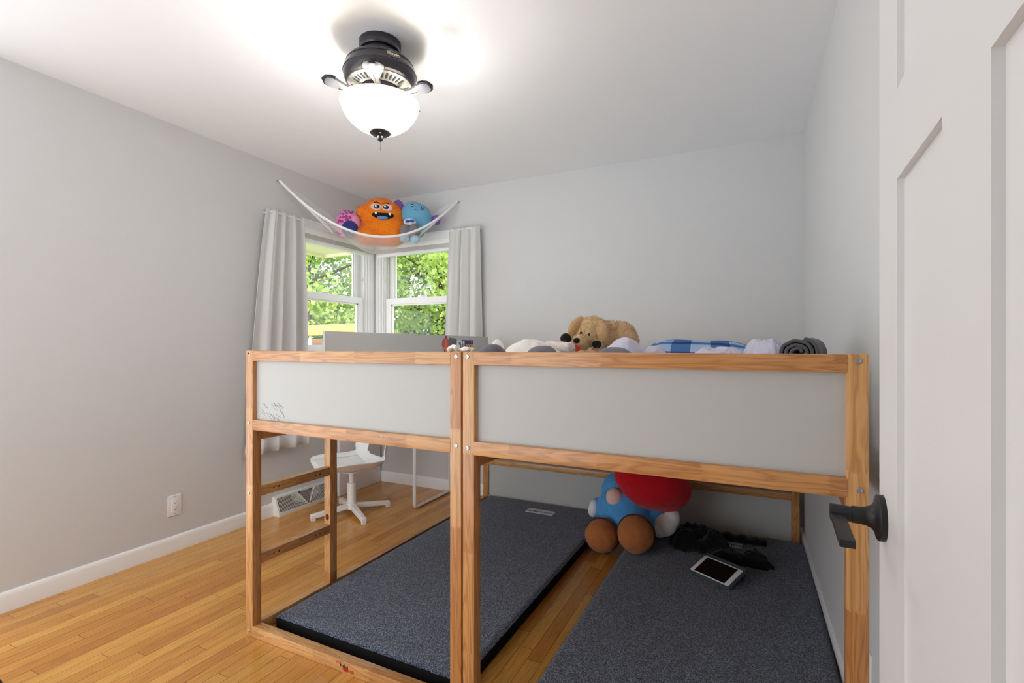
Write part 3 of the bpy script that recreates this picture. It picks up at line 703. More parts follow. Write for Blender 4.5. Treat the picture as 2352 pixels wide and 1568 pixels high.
# ------------------------------------------------------------------ loft beds
BX, BY, BR = -1.8362, 1.3485, -0.0173
H, W_, LEN = 1.154, 1.030, 1.985
def loft_bed(origin, rz, width, label, left):
    bed = empty('loft_bed', origin, rz, label, 'loft bed', 'pine loft beds pushed together')
    p = 0.041
    def part(name, args, m, par=bed, bev=0.0025):
        o = MB(); o.box(*args, bev)
        return o.build(name, MAT[m], par, 30)
    posts = {}
    for nm, x in (('l', 0.0), ('r', width-0.043)):
        for q, y in (('n', 0.0), ('f', LEN-p)):
            posts[nm+q] = part('post', (x, y, 0, x+0.042, y+p, H), 'pz', bev=0.004)
    a, b = 0.039, width-0.040
    for y0 in (-0.001, LEN-0.038):
        part('top_rail', (a, y0, 1.1115, b, y0+0.039, H-0.001), 'px', bev=0.004)
    part('lower_rail', (a, -0.001, 0.833, b, 0.038, 0.876), 'px', bev=0.004)
    part('lower_rail', (a, LEN-0.038, 0.833, b, LEN+0.001, 0.876), 'px', bev=0.004)
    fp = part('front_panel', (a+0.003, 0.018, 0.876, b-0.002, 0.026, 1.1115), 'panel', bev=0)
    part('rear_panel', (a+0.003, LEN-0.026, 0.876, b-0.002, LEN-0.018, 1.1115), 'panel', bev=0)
    part('base_rail', (a, 0.0, 0.0, b, 0.040, 0.0436), 'px', bev=0.004)
    part('base_rail', (a, LEN-p, 0.0, b, LEN, 0.0436), 'px', bev=0.004)
    # lower panel and rail across the far end
    part('end_rail', (a, LEN-0.038, 0.280, b, LEN-0.002, 0.321), 'px', bev=0.004)
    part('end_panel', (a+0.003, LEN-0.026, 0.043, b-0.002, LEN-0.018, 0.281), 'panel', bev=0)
    # side rails and slatted base
    for x in (0.002, width-0.040):
        part('side_rail', (x, p, 0.790, x+0.038, LEN-p, 0.833), 'py', bev=0.003)
    o = MB()
    for k in range(14):
        y = 0.07+k*(LEN-0.2)/13
        o.box(0.04, y, 0.815, width-0.04, y+0.068, 0.833)
    o.build('slats', MAT['px'], bed)
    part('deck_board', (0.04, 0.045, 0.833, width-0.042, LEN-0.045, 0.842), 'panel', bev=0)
    def bolt(x, z, y=0.0):
        mb = MB(); Mt = Matrix.Translation((x, y, z)) @ Matrix.Rotation(pi/2, 4, 'X')
        mb.lathe([(0.0, -0.001), (0.0068, -0.001), (0.0068, 0.0012), (0.0058, 0.0024), (0.0030, 0.0026), (0.0024, 0.0010), (0, 0.0010)], seg=24, mat=Mt)
        mb.build('bolt', MAT['steel'], bed, 40)
    if left:
        bolt(0.0195, 0.862); bolt(0.0195, 0.578); bolt(0.0195, 0.020); bolt(width-0.019, 1.138); bolt(width-0.019, 0.858)
        mb = MB(); mb.tube([(0.0195, 0.0005, 1.142), (0.0195, -0.0004, 1.142)], 0.004, 16); mb.build('bolt_hole', MAT['dark'], bed)
        part('base_rail', (0.0, p, 0.0, 0.038, LEN-p, 0.0436), 'py', bev=0.004)
        lad = part('ladder_post', (0.001, 0.405, 0.0437, 0.042, 0.447, 0.791), 'pz', bev=0.004)
        for z in (0.281, 0.557):
            o = MB().box(0.004, p, z, 0.040, 0.405, z+0.040, 0.003).build('ladder_rung', MAT['py'], bed, 30)
            for y in (0.10, 0.125, 0.32, 0.345): MB().tube([(0.0395, y, z+0.02), (0.0403, y, z+0.02)], 0.0035, 12).build('screw_hole', MAT['dark'], o)
        # knot in the ladder post
        mb = MB(); mb.ball((0.0215, 0.4052, 0.355), (0.012, 0.0006, 0.017), seg=20); mb.build('wood_knot', MAT['dbrown'], lad, 60)
        # raised guard panel along the open long side
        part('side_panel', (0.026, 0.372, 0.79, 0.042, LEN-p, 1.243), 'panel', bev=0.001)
        # child's pencil scribble and marker marks
        rng = random.Random(5); mb = MB()
        for k in range(15):
            x = 0.06+rng.random()*0.11; z = 0.885+rng.random()*0.07
            pts = [(x+q*0.011+rng.uniform(-.003, .003), 0.0176, z-q*0.007+rng.uniform(-.005, .005)) for q in range(4)]
            mb.tube(pts, 0.0005, 4)
        mb.tube([(0.15, 0.0176, 0.936), (0.175, 0.0176, 0.938), (0.20, 0.0176, 0.930), (0.18, 0.0176, 0.922), (0.2, 0.0176, 0.905), (0.205, 0.0176, 0.890)], 0.0006, 4)
        mb.build('pencil_scribble', plain('pencil', srgb(128, 128, 128), 0.8), fp)
        mb = MB()
        for k in range(7):
            x = 0.70+k*0.006; mb.tube([(x, -0.0007, 0.994-0.13), (x+0.004, -0.0007, 0.868), (x+0.006, -0.0007, 0.856)], 0.0009, 4)
        mb.build('paint_scratch', MAT['eyew'], bed)
        mb = MB(); rng = random.Random(9)
        for k in range(6): mb.tube([(0.520+k*0.0065, -0.0006, 0.031+rng.uniform(-.003, .003)), (0.521+k*0.0065, -0.0006, 0.022)], 0.0013, 5)
        mb.build('black_marker_strokes', MAT['ink'], bed)
        mb = MB()
        for k in range(9): mb.tube([(0.532+k*0.0028, -0.0006, 0.022), (0.534+k*0.0028, -0.0006, 0.008+rng.uniform(0, .004))], 0.0013, 5)
        for k in range(5): mb.tube([(0.500+k*0.005, -0.0005, 0.036), (0.503+k*0.005, -0.0005, 0.028)], 0.0006, 5)
        for k in range(5): mb.tube([(0.562+k*0.005, -0.0005, 0.02), (0.565+k*0.004, -0.0005, 0.008)], 0.0006, 5)
        mb.build('red_marker_strokes', plain('red_marker', srgb(200, 44, 30), 0.6), bed)
    else:
        bolt(0.018, 1.138); bolt(0.018, 0.854); bolt(width-0.021, 1.138); bolt(width-0.019, 0.853)
    return bed
cb_, sb_ = cos(BR), sin(BR)
bed_l = loft_bed((BX, BY, 0), BR, W_, 'pine and white loft bed with a ladder on its left side', True)
bed_r = loft_bed((BX+cb_*1.0345, BY+sb_*1.0345, 0), BR, 1.048, 'pine and white loft bed against the right wall', False)
def bp_(x, y, z): return Vector((BX+cb_*x-sb_*y, BY+sb_*x+cb_*y, z))    # combined bed frame -> world

# mattresses
for x0, x1, lb in ((0.05, 0.985, 'white mattress lying in the ladder bed behind its white panel'), (1.085, 2.035, 'white mattress in the wall-side bed under the bedding')):
    o = MB().box(x0, 0.05, 0.8425, x1, LEN-0.05, 0.985, 0.03, seg=3).build('mattress', MAT['fleece'], None, 40, (BX, BY, 0), (0, 0, BR))
    tag(o, lb, 'mattress', 'mattresses in the loft beds')

# ------------------------------------------------------------------ mats
def mat_obj(x0, y0, x1, y1, label, tagbox, seed):
    root = empty('floor_mat', ((x0+x1)/2, (y0+y1)/2, 0), BR, label, 'mat', 'charcoal carpet-topped roll mats')
    hx, hy = (x1-x0)/2, (y1-y0)/2
    MB().box(-hx, -hy, 0.0, hx, hy, 0.046, 0.003).build('foam_core', MAT['foam'], root, 30)
    rng = random.Random(seed); nx, ny = 90, 180
    mb = MB()
    def fn(u, v):
        x = -hx+2*hx*u; y = -hy+2*hy*v
        ed = min(u, 1-u)*2*hx, min(v, 1-v)*2*hy
        e = min(ed); z = 0.0575+0.0016*noise.noise(Vector((x*90, y*90, seed)))+0.001*noise.noise(Vector((x*30, y*30, seed)))
        if e < 0.001:
            z = 0.047; x += rng.uniform(-.002, .002); y += rng.uniform(-.002, .002)
        elif e < 0.02: z = 0.0555+rng.uniform(-.0012, .0012)
        return Vector((x, y, z))
    mb.grid(fn, nx, ny)
    top = mb.build('carpet_top', MAT['carpet'], root, 179, recalc=False)
    # frayed pile along the edges
    mb = MB()
    per = 2*(hx+hy)*2
    for k in range(2600):
        s_ = rng.random()*per
        if s_ < 2*hx: q = (-hx+s_, -hy)
        elif s_ < 4*hx: q = (-hx+s_-2*hx, hy)
        elif s_ < 4*hx+2*hy: q = (-hx, -hy+s_-4*hx)
        else: q = (hx, -hy+(s_-4*hx-2*hy) % (2*hy))
        ox, oy = rng.uniform(-.004, .004), rng.uniform(-.004, .004)
        b0 = Vector((q[0], q[1], 0.05)); d = Vector((ox+rng.uniform(-.003, .003), oy+rng.uniform(-.003, .003), rng.uniform(.002, .0085)))
        sd = Vector((rng.uniform(-1, 1), rng.uniform(-1, 1), 0)).normalized()*0.0011
        mb.face(mb.ring([b0-sd, b0+sd, b0+d]))
    f = mb.build('edge_pile', MAT['carpet'], top, recalc=False); f['kind'] = 'stuff'
    tx, ty, tw, th = tagbox
    tx, ty = tx-(x0+x1)/2, ty-(y0+y1)/2
    tg = MB().box(tx-tw/2, ty-th/2, 0.057, tx+tw/2, ty+th/2, 0.0598).build('label_patch', MAT['tag'], root)
    text_part('label_lettering', 'DOLLAMUR', 0.030, MAT['ink'], tg, Matrix.Translation((tx, ty-th*0.12, 0.0600)) @ Matrix.Rotation(pi, 4, 'Z'), 0.0002, 0.0006, 1.12)
    tg['label'] = 'white sewn label with black lettering'
    return root
mat_obj(-1.748, 1.425, -0.842, 3.270, 'charcoal carpeted mat inside the ladder bed frame, with an uncovered white label', (-1.262, 3.085, 0.193, 0.075), 1)
mat_obj(-0.618, 1.05, 0.287, 3.245, 'charcoal carpeted mat by the right wall, with the tablet on it', (-0.118, 3.035, 0.17, 0.072), 2)

# ------------------------------------------------------------------ things on the left wall
def outlet(M, label):
    root = MB(); root.box(-0.036, -0.006, -0.058, 0.036, 0.0, 0.058, 0.002, mat=M)
    o = root.build('wall_outlet', MAT['plastic'], None, 30)
    tag(o, label, 'outlet')
    i = MB().box(-0.0175, -0.0085, -0.034, 0.0175, -0.004, 0.034, 0.0015, mat=M).build('socket_insert', MAT['plastic'], o, 30)
    for z in (-0.018, 0.018):
        mb = MB(); mb.box(-0.0075, -0.0088, z-0.001, -0.0055, -0.008, z+0.007, mat=M); mb.box(0.0055, -0.0088, z-0.001, 0.0075, -0.008, z+0.007, mat=M); mb.box(-0.002, -0.0088, z-0.009, 0.002, -0.008, z-0.005, mat=M)
        mb.build('socket_slots', MAT['dark'], i)
    for z in (-0.048, 0.048): MB().tube([M @ Vector((0, -0.0062, z)), M @ Vector((0, -0.0070, z))], 0.0028, 12).build('screw', MAT['steel'], o)
    return o
outlet(Matrix(((0, -1, 0, XL), (1, 0, 0, 1.725), (0, 0, 1, 0.263), (0, 0, 0, 1))), 'white double outlet low on the left wall')
outlet(Matrix(((0, 1, 0, XR), (-1, 0, 0, 1.645), (0, 0, 1, 0.283), (0, 0, 0, 1))), 'white outlet cover low on the right wall behind the bed post')

# baseboard heat register
RY0, RY1 = 2.372, 2.885
reg = empty('floor_register', (XL, RY0, 0), 0, 'white baseboard heat register with curved grille under the left curtain', 'register')
mb = MB()
prof = [(0.0, 0.0), (0.068, 0.0), (0.068, 0.022), (0.028, 0.122), (0.022, 0.130), (0.0, 0.130)]
LR = RY1-RY0
def endcap(y0, y1):
    ra = mb.ring([(x, y0, z) for x, z in prof]); rb = mb.ring([(x, y1, z) for x, z in prof]); k = len(prof)
    for i in range(k): mb.face([ra[i], ra[(i+1) % k], rb[(i+1) % k], rb[i]])
    mb.face(ra[::-1]); mb.face(rb)
endcap(0, 0.014); endcap(LR-0.014, LR)
mb.box(0, 0.014, 0.118, 0.029, LR-0.014, 0.130); mb.box(0.0, 0.014, 0.0, 0.068, LR-0.014, 0.022)
mb.build('housing', MAT['whitem'], reg, 25)
sl = lambda y, t, o=0.0: Vector((0.067-0.039*t+o*0.93, y, 0.022+0.099*t+o*0.37))
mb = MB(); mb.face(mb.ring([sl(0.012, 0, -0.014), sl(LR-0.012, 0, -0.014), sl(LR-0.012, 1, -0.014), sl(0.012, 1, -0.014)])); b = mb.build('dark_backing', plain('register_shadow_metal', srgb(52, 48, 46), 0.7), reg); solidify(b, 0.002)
mb = MB(); mid = LR/2
for k in range(26):
    y = 0.022+k*0.0087
    for sg in (0, 1):
        yy = y if sg == 0 else LR-y
        bend = max(0, (k-12))*0.0044
        pts = [sl(yy+(bend*(q/5.0)**2*(-1 if sg == 0 else 1)), q/5.0) for q in range(6)]
        mb.tube(pts, 0.0012, 5)
for k in range(15):
    R_ = 0.010+k*0.0062; pts = []
    for q in range(9):
        a = pi*0.18+q/8.0*pi*0.64; y = mid+R_*cos(a)*1.4; tt = R_*sin(a)/0.1
        if tt <= 1: pts.append(sl(y, tt))
    if len(pts) > 2: mb.tube(pts, 0.0012, 5)
mb.build('grille', MAT['whitem'], reg, 40)
mb = MB()
for sg in (-1, 1): mb.tube([sl(mid+sg*0.004, 0.0, 0.002), sl(mid+sg*0.085, 1.0, 0.002)], 0.0035, 6)
mb.build('grille_divider', MAT['whitem'], reg, 40)

# ------------------------------------------------------------------ desk in the window corner
desk = empty('desk', (-2.5, 3.15, 0), 0, 'white desk in the window corner with a U-shaped metal leg', 'desk')
Dk = lambda x, y, z: (x+2.5, y-3.15, z)
def dpart(name, x0, y0, z0, x1, y1, z1, m, bev=0.0015):
    a = Dk(x0, y0, z0); b = Dk(x1, y1, z1)
    return MB().box(*a, *b, bev).build(name, MAT[m], desk, 30)
dpart('side_panel', -2.890, 2.905, 0.0, -2.868, 3.385, 0.71, 'deskw')
dpart('tabletop', -2.900, 2.895, 0.71, -2.13, 3.388, 0.735, 'deskw')
dpart('apron', -2.868, 3.35, 0.60, -2.16, 3.365, 0.71, 'deskw')
mb = MB(); r_ = 0.03
pts = [Dk(-2.153, 2.905, 0.71), Dk(-2.153, 2.905, 0.05)]
for q in range(7):
    a = q/6*pi/2; pts.append(Dk(-2.153, 2.905+r_*(1-cos(a)), 0.012+r_*(1-sin(a))))
for q in range(7):
    a = q/6*pi/2; pts.append(Dk(-2.153, 3.375-r_*(1-sin(a)), 0.012+r_*(1-cos(a))))
pts.append(Dk(-2.153, 3.375, 0.71))
mb.tube(pts, (0.0155, 0.0155), 4, flat=(1, 0.0, 0.0))
ul = mb.build('metal_leg', MAT['whitem'], desk, 50)
bv = ul.modifiers.new('round', 'BEVEL'); bv.width = 0.003; bv.segments = 2; bv.limit_method = 'ANGLE'

# ------------------------------------------------------------------ white swivel chair
chair = empty('swivel_chair', (-2.50, 2.65, 0), radians(248), 'white moulded swivel chair with a seat pad at the desk', 'chair')
# chair faces +x locally
def shell(u, v, off=0.0):
    # v 0 front lip .. 1 top of back; u -1..1 across
    prof = [(0.222, 0.318), (0.205, 0.330), (0.12, 0.322), (0.0, 0.305), (-0.10, 0.305), (-0.160, 0.335), (-0.195, 0.385), (-0.218, 0.45), (-0.236, 0.53), (-0.246, 0.60)]
    f = v*(len(prof)-1); i = min(int(f), len(prof)-2); tt = f-i
    g = lambda k: Vector(prof[max(0, min(len(prof)-1, k))])
    p0, p1, p2, p3 = g(i-1), g(i), g(i+1), g(i+2)
    q = 0.5*((2*p1)+(p2-p0)*tt+(2*p0-5*p1+4*p2-p3)*tt*tt+(3*p1-p0-3*p2+p3)*tt**3)
    hw = 0.225*(0.60+0.40*math.sqrt(max(0, 1-max(0, (v-0.72)/0.28)**2)))*(0.58+0.42*math.sqrt(max(0, 1-max(0, (0.30-v)/0.30)**2)))
    up = 0.085*abs(u)**2.4*(0.55+0.45*min(1, v/0.3)) if v < 0.6 else 0.085*abs(u)**2.4
    back = max(0.0, min(1.0, (v-0.45)/0.3))
    return Vector((q.x+up*back*1.0+off*back*1.0, u*hw, q.y+up*(1-back)+off*(1-back)))
mb = MB(); nu, nv = 32, 40
g = {}
for i in range(nu+1):
    for j in range(nv+1): g[i, j] = mb.bm.verts.new(shell(-1+2*i/nu, j/nv))
for i in range(nu):
    for j in range(nv):
        u = -1+2*(i+0.5)/nu; v = (j+0.5)/nv
        if (u/0.60)**2+((v-0.725)/0.085)**2 < 1: continue
        mb.face([g[i, j], g[i+1, j], g[i+1, j+1], g[i, j+1]])
sh = mb.build('shell_seat', MAT['plastic'], chair, 179, recalc=False); solidify(sh, 0.010, 0)
ss = sh.modifiers.new('soft', 'SUBSURF'); ss.levels = 1; ss.render_levels = 1
mb = MB(); mb.grid(lambda a, b: shell(-0.80+1.6*a, 0.04+0.46*b, 0.010+0.012*min(1, 8*min(a, 1-a))*min(1, 8*min(b, 1-b))), 24, 24)
pd = mb.build('seat_pad', MAT['pad'], chair, 179, recalc=False); solidify(pd, 0.008, -1)
mb = MB().lathe([(0, 0.075), (0.030, 0.075), (0.030, 0.21), (0.0275, 0.215), (0.019, 0.217), (0.019, 0.288), (0.06, 0.292), (0.06, 0.300), (0, 0.300)])
mb.build('column', MAT['whitem'], chair, 35)
basep = MB().lathe([(0, 0.035), (0.036, 0.035), (0.036, 0.075), (0, 0.078)]).build('base_hub', MAT['whitem'], chair, 35)
for k in range(4):
    a = radians(-30-248+90*k); R = Matrix.Rotation(a, 4, 'Z')
    mb = MB()
    lo = [(0.02, 0.020, 0.040, 0.072), (0.15, 0.018, 0.024, 0.056), (0.275, 0.016, 0.012, 0.042)]
    rings = [mb.ring([R @ Vector((x, -h, z0)), R @ Vector((x, h, z0)), R @ Vector((x, h, z1)), R @ Vector((x, -h, z1))]) for x, h, z0, z1 in lo]
    for i in range(2):
        for j in range(4): mb.face([rings[i][j], rings[i][(j+1) % 4], rings[i+1][(j+1) % 4], rings[i+1][j]])
    mb.face(rings[0][::-1]); mb.face(rings[2])
    lg = mb.build('base_leg', MAT['whitem'], chair, 30)
    bv = lg.modifiers.new('round', 'BEVEL'); bv.width = 0.004; bv.segments = 2; bv.limit_method = 'ANGLE'
    MB().box(0.245, -0.014, 0.0, 0.274, 0.014, 0.016, 0.002, mat=R).build('foot_glide', MAT['plastic'], lg, 30)

# ------------------------------------------------------------------ soft shapes
def rough(o, seed, amp, freq, ridge=False):
    for v in o.data.vertices:
        n = noise.noise(v.co*freq+Vector((seed*7.1, seed*3.3, seed)))
        if ridge: n = 0.5-abs(n)*2
        v.co += v.normal*amp*n
    o.data.update()
def plush(name, parts, m, parent, loc, vox=0.006, smooth=6, fur=0, flen=0.006, seed=1, amp=0.0):
    """one continuous stuffed body grown from overlapping ovals: (centre, radii, rotation)"""
    mb = MB()
    for pt in parts: mb.ball(pt[0], pt[1], pt[2] if len(pt) > 2 else None, 28)
    o = mb.build(name, m, parent, None, loc)
    r = o.modifiers.new('rm', 'REMESH'); r.mode = 'VOXEL'; r.voxel_size = vox
    s_ = o.modifiers.new('sm', 'SMOOTH'); s_.factor = 0.5; s_.iterations = smooth
    bake(o)
    if amp: rough(o, seed, amp, 28)
    if fur:
        rng = random.Random(seed); me = o.data
        bm = bmesh.new(); bm.from_mesh(me); bm.faces.ensure_lookup_table(); n = len(bm.faces)
        src = [(f.calc_center_median().copy(), f.normal.copy()) for f in bm.faces]
        for k in range(fur):
            c, nn = src[rng.randrange(n)]
            d = (nn+Vector((rng.uniform(-.7, .7), rng.uniform(-.7, .7), rng.uniform(-.9, .4)))).normalized()*flen*rng.uniform(0.6, 1.4)
            sd = nn.cross(Vector((rng.uniform(-1, 1), rng.uniform(-1, 1), rng.uniform(-1, 1))))
            if sd.length < 1e-4: continue
            sd = sd.normalized()*flen*0.16
            c2 = c+Vector((rng.uniform(-1, 1), rng.uniform(-1, 1), rng.uniform(-1, 1)))*vox*0.5
            bm.faces.new([bm.verts.new(c2-sd), bm.verts.new(c2+sd), bm.verts.new(c2+d)])
        bm.to_mesh(me); bm.free()
    me = o.data
    me.polygons.foreach_set('use_smooth', [True]*len(me.polygons))
    me.update()
    return o
def lump(name, m, cx, cy, zb, rx, ry, h, seed, rot=0.0, fold=0.012, freq=14, power=2.4, wob=0.12, nr=34, na=110, parent=None, flat=1.0):
    """a heaped piece of cloth: irregular closed dome with folds"""
    mb = MB(); rings = []
    R = Matrix.Rotation(rot, 3, 'Z')
    for i in range(nr+1):
        r = i/nr; row = []
        for k in range(na):
            a = 2*pi*k/na
            w_ = 1+wob*noise.noise(Vector((cos(a)*1.3, sin(a)*1.3, seed)))+0.5*wob*noise.noise(Vector((cos(a)*3, sin(a)*3, seed+4)))
            x = rx*r*w_*cos(a); y = ry*r*w_*sin(a)
            z = h*(max(0, 1-r**power))**(0.5*flat)
            q = Vector((x, y, 0))*freq+Vector((seed, seed*2, 0))
            rid = (0.35-abs(noise.noise(q)))*1.6+0.5*(0.3-abs(noise.noise(q*2.1)))
            rid += 0.35*(0.25-abs(noise.noise(q*4.3)))
            z += fold*rid*(1-r**6)*min(1, 0.25+2*r)
            z = max(z, 0.0) if r < 1 else 0.0
            p = R @ Vector((x, y, 0)); row.append(Vector((p.x, p.y, z)))
        rings.append(mb.ring(row) if i else None)
        if i == 0: ctr = mb.bm.verts.new(row[0])
    for k in range(na): mb.face([ctr, rings[1][k], rings[1][(k+1) % na]])
    for i in range(1, nr):
        for k in range(na): mb.face([rings[i][k], rings[i+1][k], rings[i+1][(k+1) % na], rings[i][(k+1) % na]])
    mb.face(rings[nr][::-1])
    return mb.build(name, m, parent, 179, (cx, cy, zb))

MT = 0.986     # top of the mattresses
# sheets heaped over both mattresses
def dome_at(name, m, px0, px1, ytop, Y, ry, seed, label, cat, fold=0.012, freq=14, wob=0.12, power=2.4, flat=1.0, group=None, zb=MT):
    a = onY(px0, ytop, Y); b = onY(px1, ytop, Y); c = onY((px0+px1)/2, ytop, Y)
    o = lump(name, m, (a.x+b.x)/2, Y, zb, abs(b.x-a.x)/2*1.12, ry, c.z-zb-fold*0.4, seed, 0, fold, freq, power, wob, flat=flat)
    return tag(o, label, cat, group)
dome_at('grey_sheet', MAT['grey_sheet'], 1096, 1166, 788, 1.62, 0.14, 3, 'grey bundled sheet beside the cream knotted toy on the post', 'sheet', 0.010, 11)
dome_at('grey_sheet', MAT['grey_sheet'], 1196, 1300, 793, 1.58, 0.13, 5, 'grey sheet hump in front of the white fleece blanket', 'sheet', 0.008, 9)
dome_at('grey_sheet', MAT['grey_sheet'], 1345, 1485, 796, 1.56, 0.12, 6, 'low grey sheet hump in front of the plush dog', 'sheet', 0.006, 9)
fl_ = dome_at('fleece_blanket', MAT['fleece'], 1148, 1300, 778, 1.95, 0.20, 11, 'white fleece blanket bundled beside the plush dog', 'blanket', 0.020, 8, 0.2)
k0 = onY(1166, 781, 1.95)
lump('knotted_corner', MAT['fleece'], k0.x-fl_.location.x, -0.10, k0.z-MT-0.055, 0.030, 0.03, 0.055, 4, fold=0.006, parent=fl_)
# braided cream bumper
bb = MB(); A = onY(1258, 793, 1.80); B = onY(1312, 798, 1.76); n = 46
for s_ in range(3):
    ph = s_*2*pi/3
    bb.tube([A.lerp(B, q/n)+Vector((0, sin(q*0.55+ph)*0.020, sin(2*(q*0.55+ph))*0.009)) for q in range(n+1)], 0.0115, 10)
braid = bb.build('braided_bumper', MAT['cream'], None, 60)
tag(braid, 'cream braided bumper cushion lying in front of the plush dog', 'cushion')
dome_at('fleece_pad', MAT['fleece'], 1240, 1330, 800, 1.80, 0.13, 21, 'white fleece pad under the cream braid', 'blanket', 0.004, 9, 0.1)
dome_at('duvet', MAT['lav'], 1372, 1500, 773, 1.72, 0.13, 14, 'pale lavender duvet heaped in front of the plush dog', 'duvet', 0.014, 9, 0.15, power=2.2)
# blue check pillow
pa = onY(1482, 808, 2.45); pb = onY(1738, 808, 2.45); pc = (pa+pb)/2
mb = MB(); hw = (pb.x-pa.x)/2*1.02; hd = 0.19
def pil(u, v, sgn):
    x, y = -1+2*u, -1+2*v
    e = (1-x**4)*(1-y**4)
    z = sgn*0.060*max(0, e)**0.55+0.006*noise.noise(Vector((x*2.5, y*2.5, sgn)))
    pin = 1-0.06*(1-abs(x)**2)*abs(y)**6; piy = 1-0.08*(1-abs(y)**2)*abs(x)**6
    return Vector((x*hw*piy, y*hd*pin, z))
for sgn in (1, -1): mb.grid(lambda u, v: pil(u, v, sgn), 40, 30)
bmesh.ops.remove_doubles(mb.bm, verts=mb.bm.verts, dist=0.0008)
pw = mb.build('check_pillow', MAT['check'], None, 179, (pc.x, 2.45, onY(1600, 778, 2.45).z-0.075), (radians(7), radians(2), radians(4)))
tag(pw, 'blue buffalo check pillow lying behind the lavender sheets', 'pillow')
dome_at('under_pillow', MAT['lav'], 1470, 1760, 806, 2.45, 0.24, 41, 'pale lavender bedding under the blue check pillow', 'bedding', 0.01, 8, 0.1)
dome_at('lavender_sheet', MAT['lav'], 1470, 1540, 792, 1.85, 0.10, 31, 'small pale lavender sheet fold in front of the check pillow', 'sheet', 0.018, 16)
dome_at('lavender_sheet', MAT['lav'], 1565, 1740, 795, 1.82, 0.13, 33, 'low pale lavender sheet along the rail before the check pillow', 'sheet', 0.02, 13)
dome_at('lavender_sheet', MAT['lav'], 1690, 1835, 778, 1.90, 0.16, 36, 'crumpled pale lavender sheet beside the charcoal rolled blanket', 'sheet', 0.034, 14, 0.15)
# rolled charcoal blanket
ra_ = onY(1843, 786, 1.72)
mb = MB(); turns = 3.2; ns = 80
def roll(u, v):
    a = u*turns*2*pi; r = 0.009+0.037*u
    yy = -0.10+0.24*v
    wv = 1+0.10*noise.noise(Vector((cos(a)*2, sin(a)*2, yy*9)))
    return Vector((r*cos(a)*1.12*wv, yy, r*sin(a)*0.92*wv+0.004*noise.noise(Vector((u*9, yy*20, 2)))))
mb.grid(roll, ns, 14)
rb_ = mb.build('rolled_blanket', MAT['char'], None, 179, (ra_.x, 1.72, ra_.z-0.030), (0, 0, radians(-12)), recalc=False); solidify(rb_, 0.009, 0)
tag(rb_, 'charcoal blanket rolled up at the wall end of the bed', 'blanket')
lump('blanket_heap', MAT['char'], 0, 0.02, -0.17, 0.09, 0.15, 0.155, 8, parent=rb_, fold=0.006)

# ------------------------------------------------------------------ plush dog
dg = onY(1380, 790, 2.02)
dog = empty('plush_dog', (dg.x, 2.02, 1.072), math.atan2(-dg.x, 2.02), 'tan shaggy plush dog with a red tongue lying on the bedding', 'soft toy')
s = 2.02*1.0/ray(1380, 790).y/FPX*math.hypot(*ray(1380, 790).xy)     # metres per photo pixel at the dog
Dp = lambda px, py, dy=0.0: Vector(((px-1380)*s*0.97, dy, (808-py)*s+0.075))
body = plush('body', [(Dp(1428, 775, 0.03), (0.062, 0.066, 0.064)), (Dp(1400, 778, 0.02), (0.055, 0.058, 0.058)), (Dp(1440, 788, 0.02), (0.048, 0.065, 0.060)),
    (Dp(1362, 757, -0.03), (0.056, 0.055, 0.052)), (Dp(1352, 772, -0.055), (0.046, 0.045, 0.040)), (Dp(1334, 785, -0.085), (0.034, 0.034, 0.028)), (Dp(1340, 790, -0.07), (0.03, 0.03, 0.024)),
    (Dp(1385, 768, 0.0), (0.05, 0.055, 0.055)), (Dp(1405, 765, 0.02), (0.05, 0.05, 0.05)), (Dp(1305, 782, -0.06), (0.026, 0.030, 0.026)), (Dp(1372, 792, -0.07), (0.024, 0.035, 0.024)), (Dp(1318, 783, -0.03), (0.03, 0.035, 0.024))], MAT['tan'], dog, None, 0.0045, 3, fur=9000, flen=0.0075, seed=3, amp=0.003)
def ear(name, pts, rads):
    mb = MB(); mb.tube(pts, rads, 14, flat=(0, 1, 0)); o = mb.build(name, MAT['tanear'], dog, 60)
    r = o.modifiers.new('s', 'SUBSURF'); r.levels = 1; r.render_levels = 1
    return o
ear('ear', [Dp(1377, 736, -0.055), Dp(1381, 752, -0.08), Dp(1383, 768, -0.085), Dp(1382, 782, -0.08), Dp(1380, 788, -0.078)], [(0.010, 0.012), (0.012, 0.024), (0.012, 0.028), (0.011, 0.022), (0.005, 0.008)])
ear('ear', [Dp(1342, 731, -0.015), Dp(1329, 738, -0.03), Dp(1320, 752, -0.035), Dp(1314, 764, -0.035), Dp(1313, 771, -0.035)], [(0.010, 0.012), (0.012, 0.022), (0.012, 0.026), (0.010, 0.022), (0.005, 0.010)])
MB().ball(Dp(1327, 783, -0.117), (0.0135, 0.010, 0.0115), seg=18).build('nose', MAT['felt'], dog, 60)
mb = MB().ball(Dp(1354, 769.5, -0.098), (0.0055, 0.004, 0.0065), seg=14); mb.build('eye', MAT['eyeb'], dog, 60)
mb = MB().ball(Dp(1336, 766, -0.092), (0.0045, 0.004, 0.006), seg=14); mb.build('eye', MAT['eyeb'], dog, 60)
MB().ball(Dp(1325, 799, -0.108), (0.018, 0.010, 0.014), (0.3, 0.2, 0), seg=18).build('tongue', MAT['tongue'], dog, 60)
MB().ball(Dp(1302, 778, -0.086), (0.0235, 0.007, 0.0215), (0.1, -0.2, -0.3), seg=18).build('paw_pad', MAT['felt'], dog, 60)
MB().ball(Dp(1371, 791, -0.103), (0.019, 0.006, 0.016), (0.1, 0.2, 0.1), seg=18).build('paw_pad', MAT['felt'], dog, 60)

